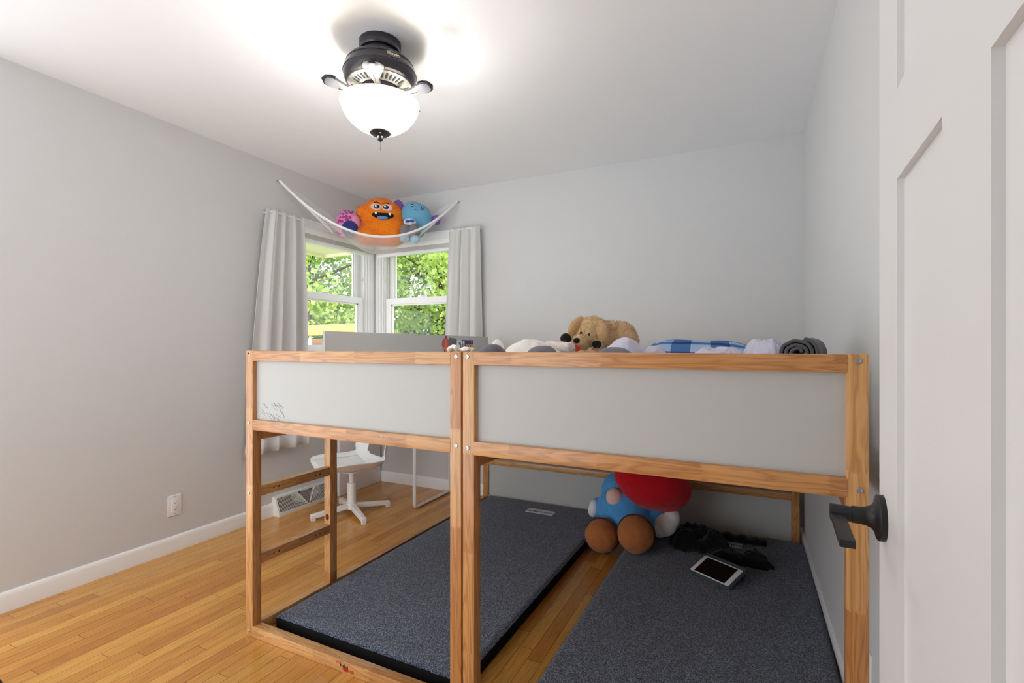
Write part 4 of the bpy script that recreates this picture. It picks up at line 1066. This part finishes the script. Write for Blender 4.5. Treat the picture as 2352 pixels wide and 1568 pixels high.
# cream knotted toy on the two middle posts
kp = [(1029, 805), (1034, 799), (1041, 794.5), (1046, 797), (1052, 802), (1060, 803), (1068, 801), (1076, 801), (1082, 802), (1087, 805)]
mb = MB(); pts = []
for i, (x, y) in enumerate(kp):
    q = onY(x, y, 1.352+0.010*sin(i*1.7)); pts.append(q)
fine = []
for i in range(len(pts)-1):
    for q in range(6): fine.append(pts[i].lerp(pts[i+1], q/6))
fine.append(pts[-1])
mb.tube(fine, [0.0064+0.0010*sin(i*0.4) for i in range(len(fine))], 12)
mb.tube([onY(1030, 805.5, 1.372), onY(1040, 801, 1.376), onY(1050, 805, 1.372), onY(1058, 806, 1.37)], [0.005, 0.007, 0.007, 0.005], 10)
tw = mb.build('knotted_rope_toy', MAT['fleece'], None, 60)
tag(tw, 'small cream knotted rope toy lying on the two middle bed posts', 'toy')

# stickers on the inner face of the raised white side panel
def sticker_M(px, py):
    # panel inner face: bed-local x = 0.0425
    r = ray(px, py); n_ = Vector((cb_, sb_, 0)); o0 = bp_(0.0425, 0, 0)
    t_ = (n_.dot(o0))/n_.dot(r)
    p = Vector((r.x*t_, r.y*t_, CAMH+r.z*t_))
    # local x -> along the bed (+y bed), local y -> up, local z -> out of the panel (+x bed)
    u = Vector((-sb_, cb_, 0))
    return Matrix(((u.x, 0, n_.x, p.x), (u.y, 0, n_.y, p.y), (0, 1, 0, p.z), (0, 0, 0, 1)))
def sticker(name, px, py, poly, m, label):
    M = sticker_M(px, py); mb = MB(); mb.prism(poly, 0.0, 0.0012, mat=M)
    o = mb.build(name, m, None); tag(o, label, 'sticker', 'stickers on the white side panel'); return o, M
ov = lambda a, b, cx=0, cy=0, n=24: [(cx+a*cos(2*pi*k/n), cy+b*sin(2*pi*k/n)) for k in range(n)]
rect = lambda a, b, cx=0, cy=0: [(cx-a, cy-b), (cx+a, cy-b), (cx+a, cy+b), (cx-a, cy+b)]
o, M = sticker('figure_sticker', 1024, 790, ov(0.045, 0.040), plain('sticker_rose', srgb(176, 84, 110), 0.5), 'pink and orange oval figure sticker furthest from the blue one')
mb = MB(); mb.prism(ov(0.014, 0.030, 0.002, 0.004), 0.0012, 0.0020, mat=M); mb.prism(ov(0.03, 0.012, 0, -0.028), 0.0012, 0.0018, mat=M); mb.build('orange_front', plain('sticker_orange', srgb(226, 120, 60), 0.5), o)
mar = plain('sticker_maroon', srgb(120, 50, 66), 0.5)
for q in (-0.014, 0.012): MB().prism(rect(0.005, 0.014, q, -0.052), 0, 0.0012, mat=M).build('leg', mar, o)
MB().prism(ov(0.008, 0.009, 0.002, 0.046), 0, 0.0012, mat=M).build('head', mar, o)
sticker('grey_sticker', 1040, 787, [(-0.045, -0.045), (0.045, -0.045), (0.045, 0.028), (-0.045, 0.034)], plain('sticker_grey', srgb(108, 107, 110), 0.6, var=0.15, vscale=60), 'plain dark grey rectangular sticker beside the oval figure')
o, M = sticker('bird_sticker', 1055, 792, ov(0.036, 0.034), MAT['tag'], 'white oval sticker with a blue bird beside the blue picture sticker')
mb = MB(); mb.prism(ov(0.014, 0.010, 0.004, 0.010), 0.0012, 0.0018, mat=M); mb.prism(rect(0.006, 0.016, 0.017, -0.012), 0.0012, 0.0018, mat=M); mb.build('blue_bird', plain('sticker_blue', srgb(74, 110, 168), 0.5), o)
o, M = sticker('picture_sticker', 1074, 792.5, rect(0.071, 0.036), plain('sticker_navy', srgb(52, 56, 120), 0.5), 'blue picture sticker with yellow lettering')
mb = MB(); mb.prism(ov(0.007, 0.007, 0.052, 0.022), 0.0012, 0.0016, mat=M); mb.build('red_dot', plain('sticker_red', srgb(210, 90, 90), 0.5), o)
mb = MB(); mb.prism(rect(0.012, 0.010, -0.055, 0.020), 0.0012, 0.0016, mat=M); mb.build('white_box', MAT['tag'], o)
text_part('yellow_lettering', 'N BOOK', 0.036, plain('sticker_yellow', srgb(240, 206, 50), 0.5), o, M @ Matrix.Translation((0.004, -0.008, 0.0014)), 0.0002, 0.0006)

# ------------------------------------------------------------------ toy hammock and its plushes
HA, HB, HC = Vector((XL+0.022, 2.413, 2.325)), Vector((-2.088, YB-0.022, 2.333)), Vector((XL+0.03, YB-0.03, 2.26))
ham = empty('toy_hammock', HA, 0, 'white net toy hammock strung across the window corner', 'toy hammock')
def front(u):
    p = HA.lerp(HB, u); sg = 4*u*(1-u)
    p.z -= 0.372*sg**1.0
    bulge = Vector((0.707, -0.707, 0))*0.17*sg
    return p+bulge
def netpt(u, v):
    f = front(u); b = HC+Vector((0, 0, -0.12*sin(pi*u)))
    # near the hooks the net gathers into the cord
    gth = sin(pi*u)**0.75
    vv = v*gth
    p = f.lerp(b, vv)
    belly = (0.13*sin(pi*min(1, vv*1.25+0.0))**0.8 if vv > 0 else 0)*sin(pi*u)**0.9
    p.z -= belly+0.03*vv*sin(pi*u)
    return p-HA
mb = MB(); mb.grid(netpt, 64, 28); mb.build('net', MAT['net'], ham, 179, recalc=False)
mb = MB(); mb.tube([front(i/60)-HA for i in range(61)], (0.0085, 0.005), 8, flat=(0, 0, 1)); mb.build('rim_cord', MAT['rope'], ham, 60)
for u0 in (0, 1):
    mb = MB()
    sgn = 1 if u0 == 0 else -1
    for s_ in range(4):
        w0 = 0.02+0.03*s_
        mb.tube([(netpt((t_*0.22) if u0 == 0 else 1-t_*0.22, w0*2.2*t_)+Vector((0, 0, -0.012*s_*t_))) for t_ in [q/10 for q in range(11)]], 0.0028, 5)
    mb.build('gathered_cords', MAT['rope'], ham, 60)
def hook(p, d):
    mb = MB(); d = Vector(d)
    mb.tube([p-d*0.022, p-d*0.008, p+Vector((0, 0, 0.004)), p+d*0.006+Vector((0, 0, -0.006)), p+d*0.004+Vector((0, 0, -0.016)), p-d*0.006+Vector((0, 0, -0.018))], 0.0022, 8)
    mb.tube([p-d*0.0225, p-d*0.018], 0.008, 14)
    return mb.build('wall_hook', MAT['steel'], None, 40)
tag(hook(HA, (1, 0, 0)), 'small metal hook on the left wall holding the hammock', 'hook', 'hammock hooks')
tag(hook(HB, (0, -1, 0)), 'small metal hook on the back wall holding the hammock', 'hook', 'hammock hooks')
tag(hook(HC+Vector((0, 0, 0.0)), (0.7, -0.7, 0)), 'small metal hook in the wall corner behind the soft toys', 'hook', 'hammock hooks')

face_to = lambda x, y: math.atan2(-y, -x)   # yaw that points local +X at the doorway
def toy(name, loc, label):
    return empty(name, loc, face_to(loc[0], loc[1]), label, 'soft toy', 'soft toys in the net hammock')
# orange monster (local: +X towards viewer, +Y viewer's right, Z up)
og = toy('orange_monster', (-2.560, 3.040, 1.958), 'orange furry monster with fangs in the net hammock'); og.scale = (1.07, 1.10, 1.04)
plush('body', [((0, 0.005, 0.20), (0.115, 0.150, 0.135)), ((-0.005, -0.01, 0.265), (0.10, 0.115, 0.075)), ((0.0, 0.025, 0.11), (0.13, 0.168, 0.11)), ((0.03, -0.095, 0.060), (0.10, 0.075, 0.065)), ((0.02, 0.07, 0.060), (0.10, 0.078, 0.062)),
    ((0.0, -0.135, 0.235), (0.05, 0.035, 0.045)), ((-0.01, 0.0, 0.315), (0.07, 0.07, 0.03))], MAT['orange'], og, None, 0.007, 5, fur=9000, flen=0.011, seed=7, amp=0.004)
FXo = 0.112
def fdisc(cy, cz, ry, rz, x, tilt=0.0, t=0.004):
    mb = MB(); mb.ball((x, cy, cz), (t, ry, rz), (tilt, 0, 0), 22); return mb
MBm = MB(); MBm.ball((FXo-0.002, -0.040, 0.255), (0.012, 0.038, 0.027), seg=20); MBm.ball((FXo-0.002, 0.034, 0.253), (0.012, 0.038, 0.027), seg=20)
ew = MBm.build('eye_patch', MAT['peach'], og, 60)
for y in (-0.036, 0.026):
    e = fdisc(y, 0.252, 0.020, 0.014, FXo+0.009).build('eye', MAT['eyeb'], og, 60)
    fdisc(y-0.006, 0.256, 0.007, 0.006, FXo+0.0125, t=0.0025).build('eye_glint', MAT['eyew'], e, 60)
    MB().tube([(FXo+0.004, y-0.020, 0.281), (FXo+0.007, y, 0.287), (FXo+0.004, y+0.020, 0.279)], 0.003, 8).build('eyebrow', MAT['felt'], og, 60)
mo = MB(); mo.ball((FXo+0.001, 0.006, 0.190), (0.014, 0.073, 0.028), seg=24, fn=lambda c: Vector((c.x, c.y, c.z*(0.8+0.25*c.y*c.y)+0.25*c.y*c.y)))
mouth = mo.build('mouth', MAT['felt'], og, 60)
fdisc(0.004, 0.176, 0.036, 0.013, FXo+0.010, t=0.007).build('tongue', MAT['ton_blue'], mouth, 60)
for y in (-0.040, 0.052):
    mb = MB(); mb.lathe([(0, 0.026), (0.004, 0.018), (0.008, 0.008), (0.0095, 0.0), (0, 0)], seg=14, mat=Matrix.Translation((FXo+0.008, y, 0.212)) @ Matrix.Rotation(pi, 4, 'X'))
    mb.build('fang', MAT['eyew'], mouth, 50)
# blue rabbit-like toy with purple ears
bl = toy('blue_plush', (-2.345, 3.185, 2.055), 'light blue round plush with purple ears in the net hammock')
plush('head', [((0, 0, 0.135), (0.095, 0.122, 0.108)), ((0, -0.02, 0.185), (0.08, 0.085, 0.065)), ((0, 0.02, 0.08), (0.085, 0.10, 0.07)), ((-0.03, 0.0, 0.02), (0.06, 0.07, 0.05))], MAT['blue'], bl, None, 0.006, 8)
for y, z in ((-0.030, 0.199), (0.048, 0.182)):
    e = fdisc(y, z, 0.0095, 0.012, 0.083).build('eye', MAT['eyeb'], bl, 60); fdisc(y, z, 0.004, 0.005, 0.0865, t=0.002).build('eye_glint', MAT['eyew'], e, 60)
MB().tube([(0.099, -0.012, 0.166), (0.102, 0.002, 0.160), (0.102, 0.014, 0.159), (0.100, 0.027, 0.162)], 0.0018, 6).build('mouth_line', MAT['felt'], bl, 60)
for pts, rr in (([(-0.01, -0.09, 0.165), (-0.01, -0.128, 0.215), (-0.01, -0.155, 0.258)], [(0.010, 0.018), (0.013, 0.036), (0.008, 0.022)]),
                ([(-0.01, 0.112, 0.115), (0.0, 0.155, 0.118), (0.005, 0.190, 0.110)], [(0.010, 0.020), (0.013, 0.042), (0.008, 0.028)])):
    mb = MB(); mb.tube([Vector(pts[0]).lerp(Vector(pts[1]), q/4) for q in range(4)]+[Vector(pts[1]).lerp(Vector(pts[2]), q/4) for q in range(5)],
        [(rr[0][0]+(rr[1][0]-rr[0][0])*q/4, rr[0][1]+(rr[1][1]-rr[0][1])*q/4) for q in range(4)]+[(rr[1][0]+(rr[2][0]-rr[1][0])*q/4, rr[1][1]+(rr[2][1]-rr[1][1])*(q/4)**2) for q in range(5)], 14, flat=(1, 0, 0))
    o = mb.build('ear', MAT['purple'], bl, 60); ms = o.modifiers.new('s', 'SUBSURF'); ms.levels = 1; ms.render_levels = 1
# pink spotted toy
pk = toy('pink_spotted_plush', (-2.775, 2.900, 2.010), 'pink spotted round plush with a navy belly in the net hammock')
plush('body', [((0, 0, 0.115), (0.085, 0.092, 0.10)), ((0, 0, 0.05), (0.085, 0.09, 0.06))], MAT['leo'], pk, None, 0.006, 6)
MB().ball((0.050, 0.052, 0.105), (0.035, 0.042, 0.060), (0, 0, 0.3), 24).build('cheek', MAT['pinkp'], pk, 60)
MB().ball((0.070, 0.015, 0.058), (0.040, 0.060, 0.058), None, 24).build('belly', MAT['navy'], pk, 60)
MB().ball((0.07, 0.02, -0.002), (0.04, 0.045, 0.02), (0.3, 0, 0), 20).build('foot', MAT['greyp'], pk, 60)
# grey toy with bow tie
gy = toy('grey_plush', (-2.318, 3.070, 1.972), 'small grey plush with a white collar and blue bow tie in the net hammock'); gy.scale = (0.95, 1.0, 0.98)
plush('body', [((0, -0.035, 0.070), (0.055, 0.042, 0.060)), ((0, 0.035, 0.078), (0.055, 0.044, 0.065)), ((-0.02, 0, 0.06), (0.05, 0.06, 0.05))], MAT['greyp'], gy, None, 0.005, 3)
mb = MB(); mb.ball((0.005, 0.0, 0.148), (0.035, 0.048, 0.028), seg=20); mb.build('collar', MAT['whitep'], gy, 60)
mb = MB(); mb.ball((0.042, -0.017, 0.146), (0.008, 0.017, 0.012), (0.2, 0, 0), 16); mb.ball((0.042, 0.017, 0.150), (0.008, 0.017, 0.012), (-0.2, 0, 0), 16); mb.ball((0.046, 0, 0.148), 0.006, seg=12); mb.build('bow_tie', MAT['royal'], gy, 60)
for y in (-0.035, 0.038): MB().ball((0.03, y, 0.012), (0.04, 0.038, 0.032), None, 20).build('foot', MAT['paleb'], gy, 60)

# ------------------------------------------------------------------ big soft doll under the wall-side bed (plain stand-in)
dl = empty('soft_doll', (-0.60, 2.90, 0.0), radians(-90), 'large soft doll in a red hood and blue suit sitting across both mats', 'soft toy')
# local +X towards the viewer (world -Y), +Y = world +X
L_ = lambda x, y, z: Vector((-(y-2.90), x+0.60, z))
def at3(px, py, Y):
    q = onY(px, py, Y); return L_(q.x, q.y, q.z)
plush('body', [(at3(1432, 1165, 2.92), (0.14, 0.150, 0.14)), (at3(1425, 1128, 2.97), (0.11, 0.115, 0.12)), (at3(1450, 1205, 2.88), (0.13, 0.16, 0.10)), (at3(1382, 1232, 2.80), (0.09, 0.07, 0.07)), (at3(1465, 1225, 2.78), (0.09, 0.075, 0.075)), (at3(1375, 1165, 2.95), (0.06, 0.05, 0.06)), (at3(1510, 1190, 2.92), (0.06, 0.09, 0.06))], MAT['suit'], dl, None, 0.009, 5, amp=0.004)
hood = plush('hood', [(at3(1500, 1108, 2.93), (0.175, 0.205, 0.150)), (at3(1470, 1090, 2.90), (0.15, 0.15, 0.12)), (at3(1525, 1120, 2.95), (0.15, 0.155, 0.135))], MAT['red'], dl, None, 0.010, 10, amp=0.003)
MB().ball(at3(1411, 1142, 2.83), (0.045, 0.048, 0.052), None, 24).build('muzzle', MAT['peach'], dl, 60)
for nm, px, py, Y, r in (('foot', 1382, 1230, 2.730, (0.085, 0.094, 0.091)), ('foot', 1460, 1227, 2.690, (0.085, 0.097, 0.100))):
    f = plush(nm, [(at3(px, py, Y), r)], MAT['brownp'], dl, None, 0.008, 3, amp=0.004)
    c = at3(px, py, Y)
    mb = MB(); mb.tube([c+Vector((-0.015, r[1]*1.01*cos(a), r[2]*1.01*sin(a))) for a in [2*pi*k/40 for k in range(40)]], 0.007, 8, closed=True); mb.build('sole_seam', MAT['dbrown'], f, 60)
plush('hand', [(at3(1366, 1166, 2.93), (0.045, 0.035, 0.05)), (at3(1362, 1172, 2.93), (0.035, 0.03, 0.04))], MAT['whitep'], dl, None, 0.006, 3)
plush('hand', [(at3(1528, 1205, 2.88), (0.06, 0.062, 0.062)), (at3(1543, 1190, 2.90), (0.05, 0.045, 0.055)), (at3(1515, 1215, 2.87), (0.05, 0.05, 0.045))], MAT['whitep'], dl, None, 0.006, 4)

# ------------------------------------------------------------------ black clothes and tablet on the wall-side mat
c0 = onZ(1596, 1268, 0.06)
sw = lump('black_sweater', MAT['black'], c0.x, c0.y+0.10, 0.058, 0.150, 0.125, 0.080, 4, radians(-10), 0.050, 12, 3.2, 0.35)
tag(sw, 'black sweater heaped beside the soft doll', 'sweater')
mb = MB(); pts = [onZ(1632, 1232, 0.085), onZ(1665, 1230, 0.085), onZ(1700, 1236, 0.08), (onZ(1735, 1243, 0.075)), onZ(1757, 1246, 0.072)]
fine = []
for i in range(len(pts)-1):
    for q in range(6): fine.append(pts[i].lerp(pts[i+1], q/6)-sw.location)
mb.tube(fine+[pts[-1]-sw.location], [(0.020+0.004*sin(i*1.1), 0.034+0.006*sin(i*0.9)) for i in range(25)], 12, flat=(0, 0, 1)); mb.build('sleeve', MAT['black'], sw, 60)
c1 = onZ(1690, 1292, 0.06)
bs = lump('black_scarf', MAT['black'], c1.x, c1.y+0.02, 0.058, 0.145, 0.055, 0.045, 9, radians(-8), 0.022, 13, 2.0, 0.35)
tag(bs, 'black crumpled scarf lying behind the tablet', 'scarf')
lump('scarf_end', MAT['black'], 0.09, 0.02, 0.0, 0.062, 0.045, 0.062, 12, 0.4, 0.02, 16, parent=bs)
q0, q1, q2, q3 = Vector((-0.250, 2.572, 0.066)), Vector((-0.072, 2.460, 0.066)), Vector((-0.004, 2.562, 0.106)), Vector((-0.187, 2.668, 0.106))
ux = (q1-q0).normalized(); uy = ((q3-q0)-ux*(q3-q0).dot(ux)).normalized(); uz = ux.cross(uy)
Wt, Ht = (q1-q0).length, 0.129
Mt = Matrix(((ux.x, uy.x, uz.x, q0.x), (ux.y, uy.y, uz.y, q0.y), (ux.z, uy.z, uz.z, q0.z), (0, 0, 0, 1)))
tab = empty('tablet', q0, 0, 'white tablet in a grey case propped on the mat', 'tablet')
Mt0 = Matrix.Translation(-q0) @ Mt
MB().box(-0.007, -0.007, -0.008, Wt+0.007, Ht+0.007, 0.0085, 0.005, mat=Mt0).build('case', MAT['case'], tab, 40)
fcp = MB().box(0.001, 0.001, 0.002, Wt-0.001, Ht-0.001, 0.0100, 0.003, mat=Mt0).build('front_face', MAT['tabw'], tab, 40)
MB().box(0.022, 0.008, 0.008, Wt-0.024, Ht-0.010, 0.0104, 0.0, mat=Mt0).build('screen', MAT['screen'], fcp)
mb = MB(); mb.lathe([(0, 0.0099), (0.005, 0.0099), (0.005, 0.0106), (0.0038, 0.0106), (0.0038, 0.0102), (0, 0.0102)], seg=20, mat=Mt0 @ Matrix.Translation((0.011, Ht/2, 0))); mb.build('home_button', MAT['tag'], fcp, 40)
mb = MB(); mb.box(-0.004, Ht-0.002, -0.004, Wt+0.004, Ht+0.022, 0.0085, 0.003, mat=Mt0); mb.box(0.02, Ht+0.002, 0.006, 0.07, Ht+0.012, 0.0085, 0.001, mat=Mt0)
mb.build('folio_flap', MAT['case'], tab, 40)
pr = MB(); A_ = Mt @ Vector((0.01, Ht+0.012, -0.006)); B_ = Mt @ Vector((Wt-0.005, Ht+0.012, -0.006))
A2, B2 = Vector((A_.x-0.02, A_.y-0.01, 0.0585)), Vector((B_.x+0.015, B_.y-0.02, 0.0585))
th_ = Vector((0.003, 0.005, 0))
ring_ = [[A_, B_, B2, A2], [A_+th_, B_+th_, B2+th_, A2+th_]]
va = pr.ring([p-q0 for p in ring_[0]]); vb = pr.ring([p-q0 for p in ring_[1]])
pr.face(va[::-1]); pr.face(vb)
for i in range(4): pr.face([va[i], va[(i+1) % 4], vb[(i+1) % 4], vb[i]])
pr.build('folio_stand', MAT['case'], tab)

# dark bag at the lower left edge of the view
bc = onZ(16, 1548, 0.10)
bag = MB().box(-0.34, -0.30, 0.0, 0.0, 0.0, 0.10, 0.03, seg=4).build('duffel_bag', MAT['black'], None, 60, (bc.x, bc.y, 0), (0, 0, radians(30)))
tag(bag, 'black bag on the floor by the left wall at the frame edge', 'bag')

# ------------------------------------------------------------------ outdoors
struct(MB().box(-40, YB+0.2, -0.75, 12, 45, -0.70).box(-40, 1.5, -0.75, XL-0.2, YB+0.2, -0.70), 'lawn', MAT['grass'])
# eaves over the corner windows
ev = MB(); ez = 2.13
ev.box(-3.99, -3.0, ez, XL-T, 3.83, ez+0.02); ev.box(XL-T, YB+T, ez, XR+0.8, 3.83, ez+0.02)
for k in range(20): ev.box(-3.985, -2.9+k*0.31, ez-0.003, XL-T, -2.892+k*0.31, ez)
struct(ev, 'roof_soffit', MAT['soffit'])
ev = MB(); ev.box(-4.02, -3.0, ez-0.03, -3.99, 3.86, ez+0.16); ev.box(-4.02, 3.83, ez-0.03, XR+0.8, 3.86, ez+0.16)
struct(ev, 'roof_fascia', MAT['soffit'])
ev = MB(); v = [ev.bm.verts.new(p) for p in ((-4.05, -3, ez+0.16), (-4.05, 3.89, ez+0.16), (XR+0.8, 3.89, ez+0.16), (XR+0.8, 1.2, ez+1.0), (-1.4, 1.2, ez+1.0), (-1.4, -3, ez+1.0), (XR+0.8, -3, ez+1.0))]
ev.face([v[0], v[1], v[4], v[5]]); ev.face([v[1], v[2], v[3], v[4]]); ev.face([v[5], v[4], v[3], v[6]])
struct(ev, 'roof', MAT['outwall'])

def leaf_mesh(mb, rng, c, size):
    n = Vector((rng.gauss(0, 1), rng.gauss(0, 1), rng.gauss(0.5, 1))).normalized()
    u = n.orthogonal().normalized(); u = Matrix.Rotation(rng.uniform(0, 6.28), 3, n) @ u; v = n.cross(u)
    a = size*rng.uniform(0.7, 1.3); b = a*0.48
    p = [c-u*a*0.5, c+v*b-u*a*0.06+n*a*0.10, c+u*a*0.6-n*a*0.12, c-v*b-u*a*0.06+n*a*0.10]
    r = mb.ring(p)
    mb.face([r[0], r[1], r[2]]); mb.face([r[0], r[2], r[3]])
def tree(loc, r, h0, h1, n, size, m, seed, label, clumps=40):
    rng = random.Random(seed)
    root = MB(); hgt = (h0+h1)/2
    root.tube([(0, 0, -0.72), (0.05, 0.02, hgt*0.5), (-0.05, 0.05, hgt), (0.05, 0, h1*0.85)], [0.16, 0.12, 0.08, 0.03], 10)
    cl = []
    for k in range(clumps):
        a = rng.uniform(0, 6.28); rr = r*math.sqrt(rng.random())*0.85; z = rng.uniform(h0, h1)
        cl.append((Vector((rr*cos(a), rr*sin(a), z)), rng.uniform(0.35, 0.7)*r*0.55))
        if k < 12: root.tube([(0, 0, max(0.2, z-0.7)), (rr*cos(a)*0.5, rr*sin(a)*0.5, z-0.25), (rr*cos(a), rr*sin(a), z)], [0.04, 0.025, 0.008], 6)
    o = root.build('tree', MAT['bark'], None, 60, loc)
    tag(o, label, 'tree', 'trees beyond the corner windows')
    mb = MB()
    for k in range(n):
        c, q = cl[rng.randrange(clumps)]
        d = Vector((rng.gauss(0, 1), rng.gauss(0, 1), rng.gauss(0, 0.8)))
        d = d.normalized()*q*rng.random()**0.45
        leaf_mesh(mb, rng, c+d, size)
    mb.build('crown', m, o, recalc=False)
    return o
tree((-8.2, 7.4, 0), 2.2, -0.2, 4.2, 13000, 0.085, MAT['leaf1'], 1, 'bright green leafy tree straight out from the room corner')
tree((-10.3, 6.2, 0), 2.2, -0.5, 4.6, 13000, 0.09, MAT['leaf2'], 2, 'green tree seen in the left-wall window beside the curtain')
tree((-6.2, 9.4, 0), 2.0, 0.2, 4.4, 9500, 0.085, MAT['leaf1'], 3, 'light green tree filling the back-wall window')
tree((-8.8, 11.5, 0), 2.6, -0.5, 5.5, 11000, 0.11, MAT['leaf3'], 4, 'darker tree behind the light green tree of the back-wall window')
tree((-12.8, 9.8, 0), 3.0, -0.5, 5.5, 13000, 0.11, MAT['leaf3'], 5, 'dark tree furthest away in the left-wall window')
tree((-5.4, 11.6, 0), 2.2, 0.0, 5.0, 7000, 0.11, MAT['leaf2'], 6, 'mid green tree near the right curtain in the back-wall window')

tree((-11.5, 11.2, 0), 3.2, -0.6, 2.6, 12000, 0.11, MAT['leaf2'], 7, 'low green shrubbery tree behind the swing set beam')

# wooden swing set beyond the left-wall window
sw_o = empty('swing_set', (-7.6, 5.6, -0.7), 0, 'orange wooden swing set beam beyond the left-wall window', 'swing set')
SW = lambda p: Vector(p)-Vector((-7.6, 5.6, -0.7))
P0 = ray(600, 752); P1 = ray(850, 741)
a_ = P0*7.6; b_ = P1*7.2; a_.z += CAMH; b_.z += CAMH
def beam(name, a, b, hh, ww, m):
    a, b = SW(a), SW(b); d = (b-a); L0 = d.length; x = d.normalized(); z = Vector((0, 0, 1)); y = z.cross(x).normalized(); z = x.cross(y)
    Mx = Matrix(((x.x, y.x, z.x, a.x), (x.y, y.y, z.y, a.y), (x.z, y.z, z.z, a.z), (0, 0, 0, 1)))
    return MB().box(0, -ww/2, -hh, L0, ww/2, 0, 0.006, mat=Mx).build(name, MAT[m], sw_o, 30)
beam('top_beam', a_, b_, 0.155, 0.09, 'cedar')
P2 = ray(600, 778)*8.6; P3 = ray(800, 777)*8.4; P2.z += CAMH; P3.z += CAMH
beam('cross_rail', P2, P3, 0.11, 0.05, 'cedar_d')
for q in (a_, b_):
    for sg in (-1, 1):
        f = Vector((q.x+sg*0.5, q.y+sg*0.7, -0.70))
        MB().tube([SW(q-Vector((0, 0, 0.1))), SW(f)], 0.05, 8).build('leg', MAT['cedar'], sw_o, 40)
for px in (702, 712):
    q = ray(px, 772)*7.45; q.z += CAMH
    mb = MB(); mb.tube([SW(q), SW(q-Vector((0, 0, 0.10))), SW(q-Vector((0, 0, 0.32)))], [0.012, 0.030, 0.018], 8); mb.build('swing_hanger', MAT['plastic'], sw_o, 40)
r0 = ray(665, 672)*8.0; r1 = ray(708, 698)*8.0; r2 = ray(650, 698)*8.0
for q in (r0, r1, r2): q.z += CAMH
mb = MB(); mb.face(mb.ring([SW(r0), SW(r1), SW(r2)])); bmesh.ops.solidify(mb.bm, geom=list(mb.bm.faces), thickness=0.05); mb.build('roof_gable', MAT['cedar'], sw_o)
mb = MB(); mb.tube([SW((r2.x, r2.y, r2.z)), SW((r2.x, r2.y, -0.7))], 0.05, 8); mb.build('post', MAT['cedar'], sw_o)
